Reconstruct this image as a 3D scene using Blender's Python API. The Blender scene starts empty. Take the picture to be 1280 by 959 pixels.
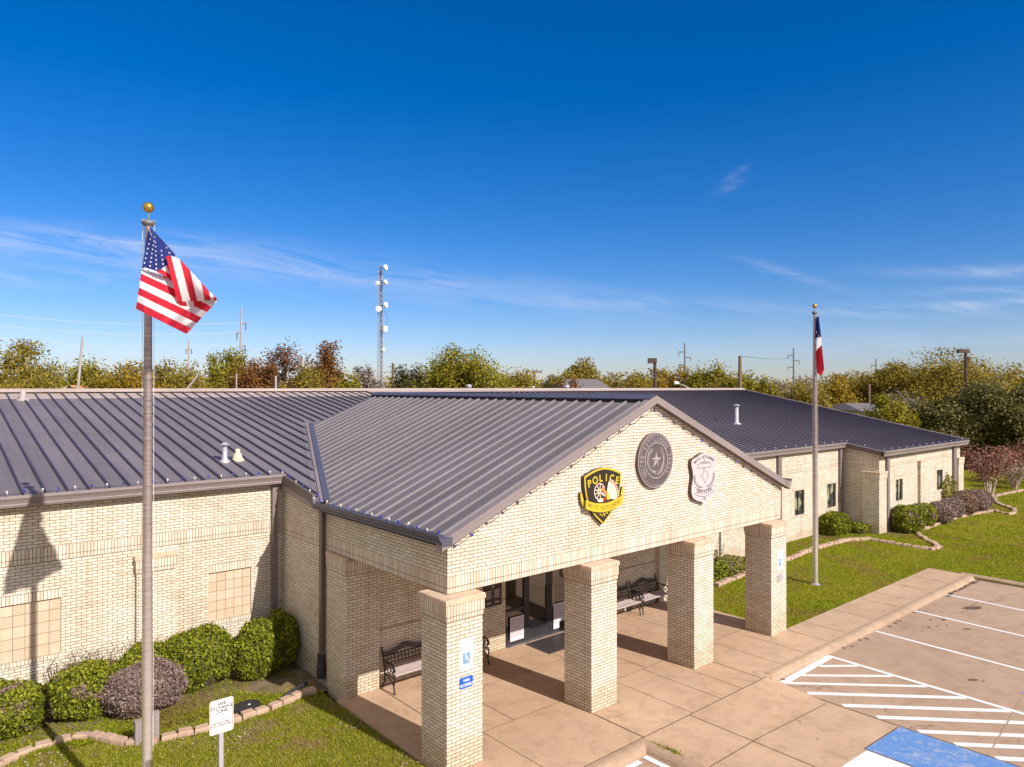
import bpy, math, random
import numpy as np
from mathutils import Vector, Matrix

random.seed(11)
RNG = np.random.default_rng(11)
scene = bpy.context.scene
COL = scene.collection
R = math.radians

# ------------------------------------------------------------------ camera
FPX, YAW, PITCH = 897.6, 0.7075, 0.0055          # focal length in 1280-px units
CAM = np.array([-7.476, -10.537, 6.941])
cd = bpy.data.cameras.new("camera")
cd.sensor_width = 36.0
cd.lens = FPX / 1280 * 36.0
cd.clip_start, cd.clip_end = 0.1, 6000
cam = bpy.data.objects.new("camera", cd)
cam.location = CAM
cam.rotation_euler = (math.pi / 2 + PITCH, 0, -YAW)
COL.objects.link(cam)
scene.camera = cam


def ray(px, py):
    """world direction of a photo pixel, scaled to unit depth (survey of the place)"""
    r, u, w = (px - 640) / FPX, -(py - 479.5) / FPX, 1.0
    c, s = math.cos(PITCH), math.sin(PITCH)
    w, u = w * c - u * s, w * s + u * c
    cy, sy = math.cos(YAW), math.sin(YAW)
    return np.array([r * cy + w * sy, -r * sy + w * cy, u])


def at(px, py, depth):
    return CAM + ray(px, py) * depth


def at_plane(px, py, axis, v):
    d = ray(px, py)
    i = 'xyz'.index(axis)
    return CAM + d * ((v - CAM[i]) / d[i])


def ground_h(x, y):
    def ss(a, b, t):
        t = np.clip((t - a) / (b - a), 0, 1)
        return t * t * (3 - 2 * t)
    x = np.asarray(x, float); y = np.asarray(y, float)
    return -0.06 + 0.24 * ss(12.5, 23, x) * ss(0.4, 4.5, y)


# ------------------------------------------------------------------ materials
def new_mat(name):
    m = bpy.data.materials.new(name)
    m.use_nodes = True
    nt = m.node_tree
    nt.nodes.clear()
    out = nt.nodes.new('ShaderNodeOutputMaterial')
    bs = nt.nodes.new('ShaderNodeBsdfPrincipled')
    nt.links.new(bs.outputs[0], out.inputs[0])
    return m, nt, bs, out


def N(nt, t, **kw):
    n = nt.nodes.new(t)
    for k, v in kw.items():
        setattr(n, k, v)
    return n


def ramp(nt, fac, stops):
    r = nt.nodes.new('ShaderNodeValToRGB')
    els = r.color_ramp.elements
    while len(els) < len(stops):
        els.new(0.5)
    for e, (p, c) in zip(els, stops):
        e.position = p
        e.color = (*c, 1) if len(c) == 3 else c
    nt.links.new(fac, r.inputs[0])
    return r.outputs[0]


def mixc(nt, fac, a, b, mode='MIX'):
    m = nt.nodes.new('ShaderNodeMix')
    m.data_type = 'RGBA'
    m.blend_type = mode
    for s, v in ((0, fac), (6, a), (7, b)):
        if isinstance(v, (int, float)):
            m.inputs[s].default_value = v
        elif isinstance(v, tuple):
            m.inputs[s].default_value = (*v, 1)
        else:
            nt.links.new(v, m.inputs[s])
    return m.outputs[2]


def noise(nt, vec, scale, detail=4, rough=0.55, dist=0.0):
    n = nt.nodes.new('ShaderNodeTexNoise')
    n.inputs['Scale'].default_value = scale
    n.inputs['Detail'].default_value = detail
    n.inputs['Roughness'].default_value = rough
    n.inputs['Distortion'].default_value = dist
    if vec is not None:
        nt.links.new(vec, n.inputs['Vector'])
    return n.outputs['Fac']


def world_pos(nt):
    return nt.nodes.new('ShaderNodeNewGeometry').outputs['Position']


def bump(nt, bs, h, strength=0.3, dist=0.01):
    b = nt.nodes.new('ShaderNodeBump')
    b.inputs['Strength'].default_value = strength
    b.inputs['Distance'].default_value = dist
    nt.links.new(h, b.inputs['Height'])
    nt.links.new(b.outputs[0], bs.inputs['Normal'])


def plain(name, col, rough=0.5, metal=0.0, var=0.12, vscale=3.0, spec=0.5):
    m, nt, bs, out = new_mat(name)
    f = noise(nt, world_pos(nt), vscale, 5)
    lo = tuple(c * (1 - var) for c in col)
    hi = tuple(min(1, c * (1 + var)) for c in col)
    c = ramp(nt, f, [(0.3, lo), (0.7, hi)])
    nt.links.new(c, bs.inputs['Base Color'])
    bs.inputs['Roughness'].default_value = rough
    bs.inputs['Metallic'].default_value = metal
    bs.inputs['Specular IOR Level'].default_value = spec
    return m


def brick_mat(name, bw, bh, off, vshift, c1=(0.615, 0.54, 0.445), c2=(0.75, 0.69, 0.605), mort=(0.13, 0.08, 0.052), msize=0.011):
    m, nt, bs, out = new_mat(name)
    uv = N(nt, 'ShaderNodeUVMap')
    mp = N(nt, 'ShaderNodeMapping')
    mp.inputs['Location'].default_value = (0, -vshift, 0)
    nt.links.new(uv.outputs[0], mp.inputs[0])
    b = N(nt, 'ShaderNodeTexBrick')
    b.offset, b.offset_frequency, b.squash = off, 2, 1.0
    b.inputs['Scale'].default_value = 1
    b.inputs['Brick Width'].default_value = bw
    b.inputs['Row Height'].default_value = bh
    b.inputs['Mortar Size'].default_value = msize / 2
    b.inputs['Mortar Smooth'].default_value = 0.15
    b.inputs['Bias'].default_value = 0.0
    b.inputs['Color1'].default_value = (*c1, 1)
    b.inputs['Color2'].default_value = (*c2, 1)
    nt.links.new(mp.outputs[0], b.inputs['Vector'])
    wp = world_pos(nt)
    big = noise(nt, wp, 0.55, 6, 0.65)
    fine = noise(nt, wp, 38, 3)
    stain = ramp(nt, big, [(0.3, (0.90, 0.85, 0.79)), (0.52, (1, 1, 1))])
    grit = ramp(nt, fine, [(0.3, (0.90, 0.89, 0.87)), (0.7, (1.04, 1.03, 1.0))])
    mp2 = N(nt, 'ShaderNodeMapping')
    mp2.inputs['Scale'].default_value = (3.2, 3.2, 0.22)
    nt.links.new(wp, mp2.inputs[0])
    streak = ramp(nt, noise(nt, mp2.outputs[0], 1.6, 5, 0.6), [(0.30, (0.90, 0.86, 0.80)), (0.46, (1, 1, 1))])
    sepz = N(nt, 'ShaderNodeSeparateXYZ')
    nt.links.new(wp, sepz.inputs[0])
    hz = N(nt, 'ShaderNodeMath', operation='MULTIPLY_ADD')
    nt.links.new(noise(nt, wp, 2.5, 5, 0.6), hz.inputs[0])
    hz.inputs[1].default_value = -0.9
    nt.links.new(sepz.outputs[2], hz.inputs[2])
    foot = ramp(nt, hz.outputs[0], [(0.0, (0.88, 0.83, 0.76)), (0.12, (1, 1, 1))])
    b.inputs['Mortar'].default_value = (*mort, 1)
    c = mixc(nt, 1.0, b.outputs['Color'], stain, 'MULTIPLY')
    c = mixc(nt, 1.0, c, grit, 'MULTIPLY')
    c = mixc(nt, 1.0, c, streak, 'MULTIPLY')
    c = mixc(nt, 1.0, c, foot, 'MULTIPLY')
    nt.links.new(c, bs.inputs['Base Color'])
    bs.inputs['Roughness'].default_value = 0.85
    bs.inputs['Specular IOR Level'].default_value = 0.25
    inv = N(nt, 'ShaderNodeMath', operation='SUBTRACT')
    inv.inputs[0].default_value = 1
    nt.links.new(b.outputs['Fac'], inv.inputs[1])
    bump(nt, bs, inv.outputs[0], 0.6, 0.006)
    return m


M = {}
M['brick'] = brick_mat('cream_brick', .2032, .0677, .5, 0)
M['soldier'] = brick_mat('cream_soldier_brick', .0677, .2032, 0, 0, (0.60, 0.50, 0.41), (0.76, 0.69, 0.60))
M['header'] = brick_mat('cream_header_brick', .0677, .1016, 0, 0, (0.59, 0.50, 0.41), (0.75, 0.685, 0.60))
M['tile'] = brick_mat('tan_tile', .214, .241, 0, 0, (0.56, 0.43, 0.325), (0.64, 0.51, 0.395), (0.16, 0.095, 0.06), 0.010)


def cap_mat():
    m, nt, bs, out = new_mat('cast_stone')
    wp = world_pos(nt)
    f = noise(nt, wp, 7, 7, 0.7)
    c = ramp(nt, f, [(0.28, (0.20, 0.13, 0.085)), (0.42, (0.52, 0.38, 0.27)), (0.7, (0.66, 0.50, 0.37))])
    nt.links.new(c, bs.inputs['Base Color'])
    bs.inputs['Roughness'].default_value = 0.9
    bump(nt, bs, noise(nt, wp, 60, 4), 0.3, 0.005)
    return m


M['cap'] = cap_mat()


def roof_mat(name, col, rough=0.42, axis=None, pitch=.4055, phase=0.0):
    m, nt, bs, out = new_mat(name)
    wp = world_pos(nt)
    big = noise(nt, wp, 0.35, 5, 0.6)
    sp = noise(nt, wp, 9, 5, 0.7)
    a = ramp(nt, big, [(0.3, tuple(c * .88 for c in col)), (0.7, tuple(c * 1.1 for c in col))])
    b = ramp(nt, sp, [(0.35, (0.90, 0.90, 0.90)), (0.7, (1.05, 1.05, 1.05))])
    c = mixc(nt, 1.0, a, b, 'MULTIPLY')
    if axis is not None:
        sp_ = N(nt, 'ShaderNodeSeparateXYZ'); nt.links.new(wp, sp_.inputs[0])
        m1 = N(nt, 'ShaderNodeMath', operation='MULTIPLY_ADD'); nt.links.new(sp_.outputs[axis], m1.inputs[0]); m1.inputs[1].default_value = 1 / pitch; m1.inputs[2].default_value = phase
        fl_ = N(nt, 'ShaderNodeMath', operation='FLOOR'); nt.links.new(m1.outputs[0], fl_.inputs[0])
        wn_ = N(nt, 'ShaderNodeTexWhiteNoise', noise_dimensions='1D'); nt.links.new(fl_.outputs[0], wn_.inputs['W'])
        pv = ramp(nt, wn_.outputs['Value'], [(0, (.93, .93, .93)), (1, (1.06, 1.05, 1.04))])
        c = mixc(nt, 1.0, c, pv, 'MULTIPLY')
        mpp = N(nt, 'ShaderNodeMapping')
        mpp.inputs['Scale'].default_value = (9, .35, .35) if axis == 0 else (.35, 9, .35)
        nt.links.new(wp, mpp.inputs[0])
        ds_ = ramp(nt, noise(nt, mpp.outputs[0], 1.0, 5, 0.6), [(0.32, (.86, .85, .84)), (0.55, (1, 1, 1)), (0.75, (1.05, 1.05, 1.04))])
        c = mixc(nt, 1.0, c, ds_, 'MULTIPLY')
    nt.links.new(c, bs.inputs['Base Color'])
    bs.inputs['Roughness'].default_value = rough
    bs.inputs['Metallic'].default_value = 0.0
    bump(nt, bs, noise(nt, wp, 1.6, 2), 0.10, 0.03)
    return m


M['roof'] = roof_mat('painted_metal_roof', (0.182, 0.158, 0.182), 0.6, 0, .4055, 13.53)
M['roof_porch'] = roof_mat('painted_ribbed_roof', (0.172, 0.150, 0.165), 0.6, 1, .4125, -.36)
M['seam'] = roof_mat('shaded_roof_seam', (0.058, 0.048, 0.075))  # darker than the roof: the shaded seam sides are put into the colour
M['ridge_tan'] = roof_mat('tan_ridge_metal', (0.46, 0.37, 0.33), 0.5)
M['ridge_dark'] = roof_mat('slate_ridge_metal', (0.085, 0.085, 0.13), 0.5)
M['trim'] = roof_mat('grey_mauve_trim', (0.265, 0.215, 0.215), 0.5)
M['trim_dark'] = roof_mat('brown_trim', (0.14, 0.10, 0.09), 0.5)
M['downspout'] = roof_mat('downspout_paint', (0.21, 0.165, 0.165), 0.5)
M['soffit'] = plain('soffit_paint', (0.55, 0.45, 0.33), 0.7)
M['dark'] = plain('dark_void', (0.012, 0.011, 0.012), 0.8)
M['frame'] = plain('dark_bronze_frame', (0.045, 0.04, 0.045), 0.35, 0.3)
M['steel'] = plain('bright_steel', (0.55, 0.55, 0.56), 0.3, 0.9)
M['galv'] = plain('galvanised_pipe', (0.46, 0.45, 0.49), 0.45, 0.35)
M['white_pipe'] = plain('white_plastic', (0.74, 0.70, 0.66), 0.5)
M['wood_pole'] = plain('weathered_pole_wood', (0.20, 0.13, 0.085), 0.9, 0, .25)
M['pale_pole'] = plain('pale_grey_pole', (0.40, 0.36, 0.36), 0.7)
M['grey_pole'] = plain('grey_steel_pole', (0.20, 0.20, 0.22), 0.55, 0.4)
M['brown_metal'] = plain('brown_painted_steel', (0.085, 0.05, 0.035), 0.5, 0.2)
M['white_paint'] = plain('white_enamel', (0.80, 0.80, 0.80), 0.4, 0, .04)
M['black_iron'] = plain('black_cast_iron', (0.022, 0.017, 0.016), 0.4, 0.3)
M['bench_brown'] = plain('dark_brown_lattice', (0.055, 0.035, 0.032), 0.45)
M['bench_slat'] = plain('weathered_lilac_slats', (0.50, 0.41, 0.41), 0.65, 0, .15, 14)
M['gold'] = plain('gold_ball', (0.62, 0.36, 0.07), 0.3, 0.85)
M['paper'] = plain('printed_paper', (0.60, 0.57, 0.61), 0.7, 0, .03)
M['ink'] = plain('black_ink', (0.02, 0.02, 0.025), 0.6)
M['greyink'] = plain('grey_ink', (0.22, 0.21, 0.24), 0.6)
M['lightblue'] = plain('faded_blue_print', (0.16, 0.33, 0.68), 0.5)
M['signblue'] = plain('sign_blue', (0.010, 0.10, 0.52), 0.4)
M['police_black'] = plain('shield_black', (0.028, 0.020, 0.018), 0.4)
M['police_yellow'] = plain('shield_yellow', (0.58, 0.43, 0.03), 0.4, 0, .04)
M['olive_ink'] = plain('olive_lettering', (0.30, 0.20, 0.03), 0.5)
M['cream'] = plain('cream_enamel', (0.82, 0.72, 0.52), 0.4)
M['red'] = plain('red_enamel', (0.55, 0.025, 0.03), 0.4)
M['pink'] = plain('pale_pink_enamel', (0.75, 0.48, 0.48), 0.4)
M['seal_grey'] = plain('seal_field_pewter', (0.135, 0.112, 0.122), 0.45, 0.3)
M['seal_light'] = plain('seal_relief_pewter', (0.40, 0.33, 0.34), 0.4, 0.3)
M['silver'] = plain('badge_silver_white', (0.50, 0.46, 0.48), 0.4, 0.0, .06)
M['badge_ink'] = plain('badge_grey_line', (0.13, 0.09, 0.11), 0.5)
M['mat_rubber'] = plain('ribbed_rubber_mat', (0.085, 0.065, 0.065), 0.8, 0, .3, 12)
M['bulb_blue'] = plain('blue_bulb', (0.03, 0.035, 0.36), 0.3)
M['bulb_white'] = plain('white_bulb', (0.62, 0.58, 0.55), 0.35)
M['bulb_dim'] = plain('dim_violet_bulb', (0.06, 0.045, 0.12), 0.3)
M['wire'] = plain('dark_wire', (0.025, 0.03, 0.03), 0.6)
M['plaque'] = plain('dark_bronze_plaque', (0.045, 0.035, 0.035), 0.4, 0.4)
M['blackplastic'] = plain('black_plastic', (0.03, 0.028, 0.032), 0.45)
M['trunk'] = plain('bark', (0.11, 0.085, 0.07), 0.9, 0, .3, 5)
M['pale_bark'] = plain('pale_smooth_bark', (0.55, 0.45, 0.37), 0.8, 0, .2, 6)
M['twig'] = plain('grey_brown_twigs', (0.13, 0.095, 0.08), 0.9, 0, .3, 9)
M['blind'] = plain('beige_blinds', (0.50, 0.49, 0.36), 0.8)
M['shingle'] = plain('grey_shingles', (0.17, 0.155, 0.16), 0.9, 0, .2, 4)
M['house_wall'] = plain('pale_siding', (0.50, 0.46, 0.42), 0.8)
M['rust'] = plain('rusty_orange_metal', (0.60, 0.30, 0.13), 0.6)
M['mast_red'] = plain('dull_red_brown_steel', (0.16, 0.06, 0.04), 0.7)
M['post_grey'] = plain('mauve_grey_post', (0.27, 0.225, 0.23), 0.7)
M['pvc'] = plain('tan_plastic', (0.62, 0.52, 0.38), 0.5)


def glass_mat():
    m, nt, bs, out = new_mat('dark_window_glass')
    bs.inputs['Base Color'].default_value = (0.012, 0.010, 0.010, 1)
    bs.inputs['Roughness'].default_value = 0.03
    bs.inputs['Specular IOR Level'].default_value = 1.0
    bs.inputs['IOR'].default_value = 1.75
    f = noise(nt, world_pos(nt), 1.1, 1)
    bump(nt, bs, f, 0.03, 0.02)
    return m


M['glass'] = glass_mat()


def blind_glass():
    """window pane in front of pale vertical blinds"""
    m, nt, bs, out = new_mat('window_glass_over_blinds')
    uv = N(nt, 'ShaderNodeUVMap')
    w = N(nt, 'ShaderNodeTexWave', bands_direction='X')
    w.inputs['Scale'].default_value = 3.4
    w.inputs['Distortion'].default_value = 0.4
    nt.links.new(uv.outputs[0], w.inputs[0])
    f = noise(nt, uv.outputs[0], 1.8, 2)
    a = ramp(nt, w.outputs['Fac'], [(0.25, (0.16, 0.16, 0.10)), (0.5, (0.40, 0.41, 0.27)), (0.9, (0.50, 0.50, 0.36))])
    c = mixc(nt, ramp(nt, f, [(0.45, (0, 0, 0)), (0.55, (1, 1, 1))]), a, (0.05, 0.055, 0.055))
    nt.links.new(c, bs.inputs['Base Color'])
    bs.inputs['Roughness'].default_value = 0.08
    bs.inputs['Coat Weight'].default_value = 1.0
    bs.inputs['Coat Roughness'].default_value = 0.02
    return m


M['blind_glass'] = blind_glass()


def concrete_mat(name, c_lo, c_hi, stainc, spots=True, crack=0.25):
    m, nt, bs, out = new_mat(name)
    wp = world_pos(nt)
    big = noise(nt, wp, 0.30, 7, 0.62, 0.4)
    mid = noise(nt, wp, 2.3, 8, 0.72, 0.6)
    fine = noise(nt, wp, 55, 3, 0.6)
    a = ramp(nt, big, [(0.32, c_lo), (0.66, c_hi)])
    b = ramp(nt, mid, [(0.30, (0.80, 0.77, 0.75)), (0.52, (1, 1, 1)), (0.72, (1.08, 1.06, 1.02))])
    c = mixc(nt, 1.0, a, b, 'MULTIPLY')
    g = ramp(nt, fine, [(0.3, (0.90, 0.89, 0.88)), (0.7, (1.06, 1.05, 1.05))])
    c = mixc(nt, 1.0, c, g, 'MULTIPLY')
    if spots:
        s = noise(nt, wp, 0.9, 9, 0.75, 1.2)
        k = ramp(nt, s, [(0.64, (0, 0, 0)), (0.76, (0.8, 0.8, 0.8))])
        c = mixc(nt, k, c, stainc)
    if spots:
        dn = N(nt, 'ShaderNodeTexNoise'); dn.inputs['Scale'].default_value = 1.1; dn.inputs['Detail'].default_value = 6
        nt.links.new(wp, dn.inputs['Vector'])
        va = N(nt, 'ShaderNodeVectorMath', operation='MULTIPLY_ADD')
        nt.links.new(dn.outputs['Color'], va.inputs[0]); va.inputs[1].default_value = (1.6, 1.6, 0); nt.links.new(wp, va.inputs[2])
        vo = N(nt, 'ShaderNodeTexVoronoi', feature='DISTANCE_TO_EDGE'); vo.inputs['Scale'].default_value = 0.16
        nt.links.new(va.outputs[0], vo.inputs['Vector'])
        ck = ramp(nt, vo.outputs['Distance'], [(0.0, (crack, crack, crack)), (0.0022, (0, 0, 0))])
        c = mixc(nt, ck, c, tuple(v * .45 for v in stainc))
        dr = N(nt, 'ShaderNodeTexVoronoi', feature='F1'); dr.inputs['Scale'].default_value = 1.7
        nt.links.new(va.outputs[0], dr.inputs['Vector'])
        dk = ramp(nt, dr.outputs['Distance'], [(0.035, (0.55, 0.55, 0.55)), (0.06, (0, 0, 0))])
        c = mixc(nt, dk, c, tuple(v * .6 for v in stainc))
    nt.links.new(c, bs.inputs['Base Color'])
    bs.inputs['Roughness'].default_value = 0.9
    bs.inputs['Specular IOR Level'].default_value = 0.25
    bump(nt, bs, fine, 0.25, 0.004)
    return m


M['concrete'] = concrete_mat('tan_concrete', (0.45, 0.305, 0.205), (0.54, 0.385, 0.27), (0.31, 0.205, 0.135))
M['lot'] = concrete_mat('parking_concrete', (0.375, 0.258, 0.182), (0.44, 0.312, 0.228), (0.22, 0.155, 0.11), True, 0.5)
M['kerb'] = concrete_mat('kerb_concrete', (0.36, 0.25, 0.175), (0.44, 0.32, 0.23), (0.25, 0.17, 0.12))
M['stone'] = concrete_mat('edging_block', (0.44, 0.30, 0.225), (0.53, 0.39, 0.30), (0.33, 0.23, 0.17))
M['joint'] = plain('dark_joint', (0.055, 0.035, 0.025), 0.95, 0, .4, 6)


def paint_mat(name, col, under, wear):
    m, nt, bs, out = new_mat(name)
    wp = world_pos(nt)
    s = noise(nt, wp, 4.0, 9, 0.75, 1.0)
    f = noise(nt, wp, 30, 5, 0.7)
    k = ramp(nt, s, [(wear, (0, 0, 0)), (wear + .10, (0.75, 0.75, 0.75))])
    v = ramp(nt, f, [(0.3, tuple(c * .86 for c in col)), (0.7, col)])
    c = mixc(nt, k, v, under)
    nt.links.new(c, bs.inputs['Base Color'])
    bs.inputs['Roughness'].default_value = 0.7
    return m


M['line'] = paint_mat('white_road_paint', (0.84, 0.83, 0.83), (0.42, 0.31, 0.24), 0.66)
M['bluepaint'] = paint_mat('blue_road_paint', (0.115, 0.26, 0.59), (0.36, 0.40, 0.52), 0.50)
M['oil'] = plain('oil_stain', (0.12, 0.075, 0.05), 0.8, 0, .4, 8)


def lawn_mat():
    m, nt, bs, out = new_mat('lawn_turf')
    wp = world_pos(nt)
    big = noise(nt, wp, 0.55, 6, 0.6, 0.3)
    mid = noise(nt, wp, 3.5, 6, 0.7)
    fine = noise(nt, wp, 40, 4, 0.7)
    a = ramp(nt, big, [(0.36, (0.28, 0.22, 0.035)), (0.50, (0.22, 0.22, 0.014)), (0.68, (0.17, 0.22, 0.008))])
    b = ramp(nt, mid, [(0.3, (0.72, 0.68, 0.70)), (0.65, (1.15, 1.12, 1.0))])
    g = ramp(nt, fine, [(0.3, (0.55, 0.55, 0.5)), (0.7, (1.3, 1.3, 1.3))])
    c = mixc(nt, 1.0, mixc(nt, 1.0, a, b, 'MULTIPLY'), g, 'MULTIPLY')
    nt.links.new(c, bs.inputs['Base Color'])
    bs.inputs['Roughness'].default_value = 0.95
    bs.inputs['Specular IOR Level'].default_value = 0.1
    bump(nt, bs, fine, 0.8, 0.03)
    return m


M['lawn'] = lawn_mat()
M['soil'] = plain('bed_soil', (0.17, 0.125, 0.07), 0.95, 0, .45, 2.5)
M['ground'] = plain('dry_grass_ground', (0.13, 0.115, 0.045), 0.95, 0, .3, 0.06)


def leaf_mat(name, cols, patch=None, transl=0.3, pscale=1.6, thr=0.55):
    """leaves: random colour per leaf, optional dead patches"""
    m, nt, bs, out = new_mat(name)
    g = N(nt, 'ShaderNodeNewGeometry')
    st = [(i / max(1, len(cols) - 1), c) for i, c in enumerate(cols)]
    c = ramp(nt, g.outputs['Random Per Island'], st)
    if patch:
        f = noise(nt, g.outputs['Position'], pscale, 4, 0.6)
        k = ramp(nt, f, [(thr, (0, 0, 0)), (thr + .07, (1, 1, 1))])
        c = mixc(nt, k, c, patch)
    nt.links.new(c, bs.inputs['Base Color'])
    bs.inputs['Roughness'].default_value = 0.6
    bs.inputs['Specular IOR Level'].default_value = 0.3
    tr = N(nt, 'ShaderNodeBsdfTranslucent')
    nt.links.new(c, tr.inputs[0])
    mx = N(nt, 'ShaderNodeMixShader')
    mx.inputs[0].default_value = transl
    nt.links.new(bs.outputs[0], mx.inputs[1])
    nt.links.new(tr.outputs[0], mx.inputs[2])
    nt.links.new(mx.outputs[0], out.inputs[0])
    return m


M['grass'] = leaf_mat('grass_blades', [(0.16, 0.20, 0.008), (0.27, 0.31, 0.014), (0.39, 0.385, 0.03), (0.48, 0.40, 0.16)], (0.38, 0.28, 0.13), 0.45, 0.9, 0.53)
M['grass_rich'] = leaf_mat('rich_grass_blades', [(0.15, 0.20, 0.004), (0.265, 0.315, 0.008), (0.355, 0.38, 0.012), (0.42, 0.365, 0.04)], (0.31, 0.24, 0.06), 0.45, 0.6, 0.52)
M['litter'] = leaf_mat('dry_leaf_litter', [(0.22, 0.15, 0.10), (0.36, 0.27, 0.20), (0.46, 0.37, 0.29)], None, 0.1)
M['box_green'] = leaf_mat('boxwood_leaf', [(0.05, 0.068, 0.004), (0.135, 0.17, 0.008), (0.245, 0.27, 0.012), (0.40, 0.38, 0.04)], None)
M['box_patchy'] = leaf_mat('boxwood_leaf_with_dead_patches', [(0.05, 0.068, 0.004), (0.135, 0.165, 0.008), (0.24, 0.26, 0.014), (0.39, 0.37, 0.04)], (0.27, 0.18, 0.155), 0.25, 2.4, 0.57)
M['purple'] = leaf_mat('purple_barberry_leaf', [(0.15, 0.10, 0.085), (0.27, 0.185, 0.165), (0.38, 0.285, 0.255)], (0.30, 0.20, 0.13), 0.15, 1.1, 0.6)
M['purple_brown'] = leaf_mat('russet_barberry_leaf', [(0.15, 0.085, 0.055), (0.27, 0.16, 0.105), (0.36, 0.245, 0.19)], None, 0.15)
M['fern'] = leaf_mat('yellow_green_leaf', [(0.16, 0.18, 0.02), (0.26, 0.24, 0.04), (0.30, 0.26, 0.10)], None)
LEAF = {
    'green': leaf_mat('tree_leaf_green', [(0.14, 0.135, 0.010), (0.28, 0.25, 0.016), (0.42, 0.35, 0.03)], None, .4),
    'olive': leaf_mat('tree_leaf_olive', [(0.17, 0.135, 0.016), (0.32, 0.24, 0.028), (0.43, 0.32, 0.055)], None, .4),
    'yellow': leaf_mat('tree_leaf_yellow', [(0.22, 0.15, 0.010), (0.36, 0.235, 0.015), (0.46, 0.30, 0.03)], None, .4),
    'rust': leaf_mat('tree_leaf_rust', [(0.15, 0.066, 0.022), (0.28, 0.12, 0.034), (0.37, 0.18, 0.055)], None, .4),
    'maroon': leaf_mat('tree_leaf_maroon', [(0.13, 0.055, 0.035), (0.24, 0.10, 0.06), (0.34, 0.16, 0.10)], None, .4),
    'dark': leaf_mat('tree_leaf_dark', [(0.045, 0.048, 0.012), (0.090, 0.088, 0.022), (0.15, 0.13, 0.04)], None, .3),
    'pear': leaf_mat('tree_leaf_pear', [(0.045, 0.052, 0.010), (0.095, 0.098, 0.016), (0.17, 0.15, 0.03), (0.32, 0.245, 0.11)], None, .25),
    'grey': leaf_mat('tree_leaf_grey', [(0.17, 0.13, 0.105), (0.28, 0.225, 0.19), (0.38, 0.32, 0.28)], None, .2),
    'myrtle': leaf_mat('myrtle_leaf', [(0.19, 0.070, 0.050), (0.31, 0.130, 0.095), (0.42, 0.23, 0.17)], None, .3),
}


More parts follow.
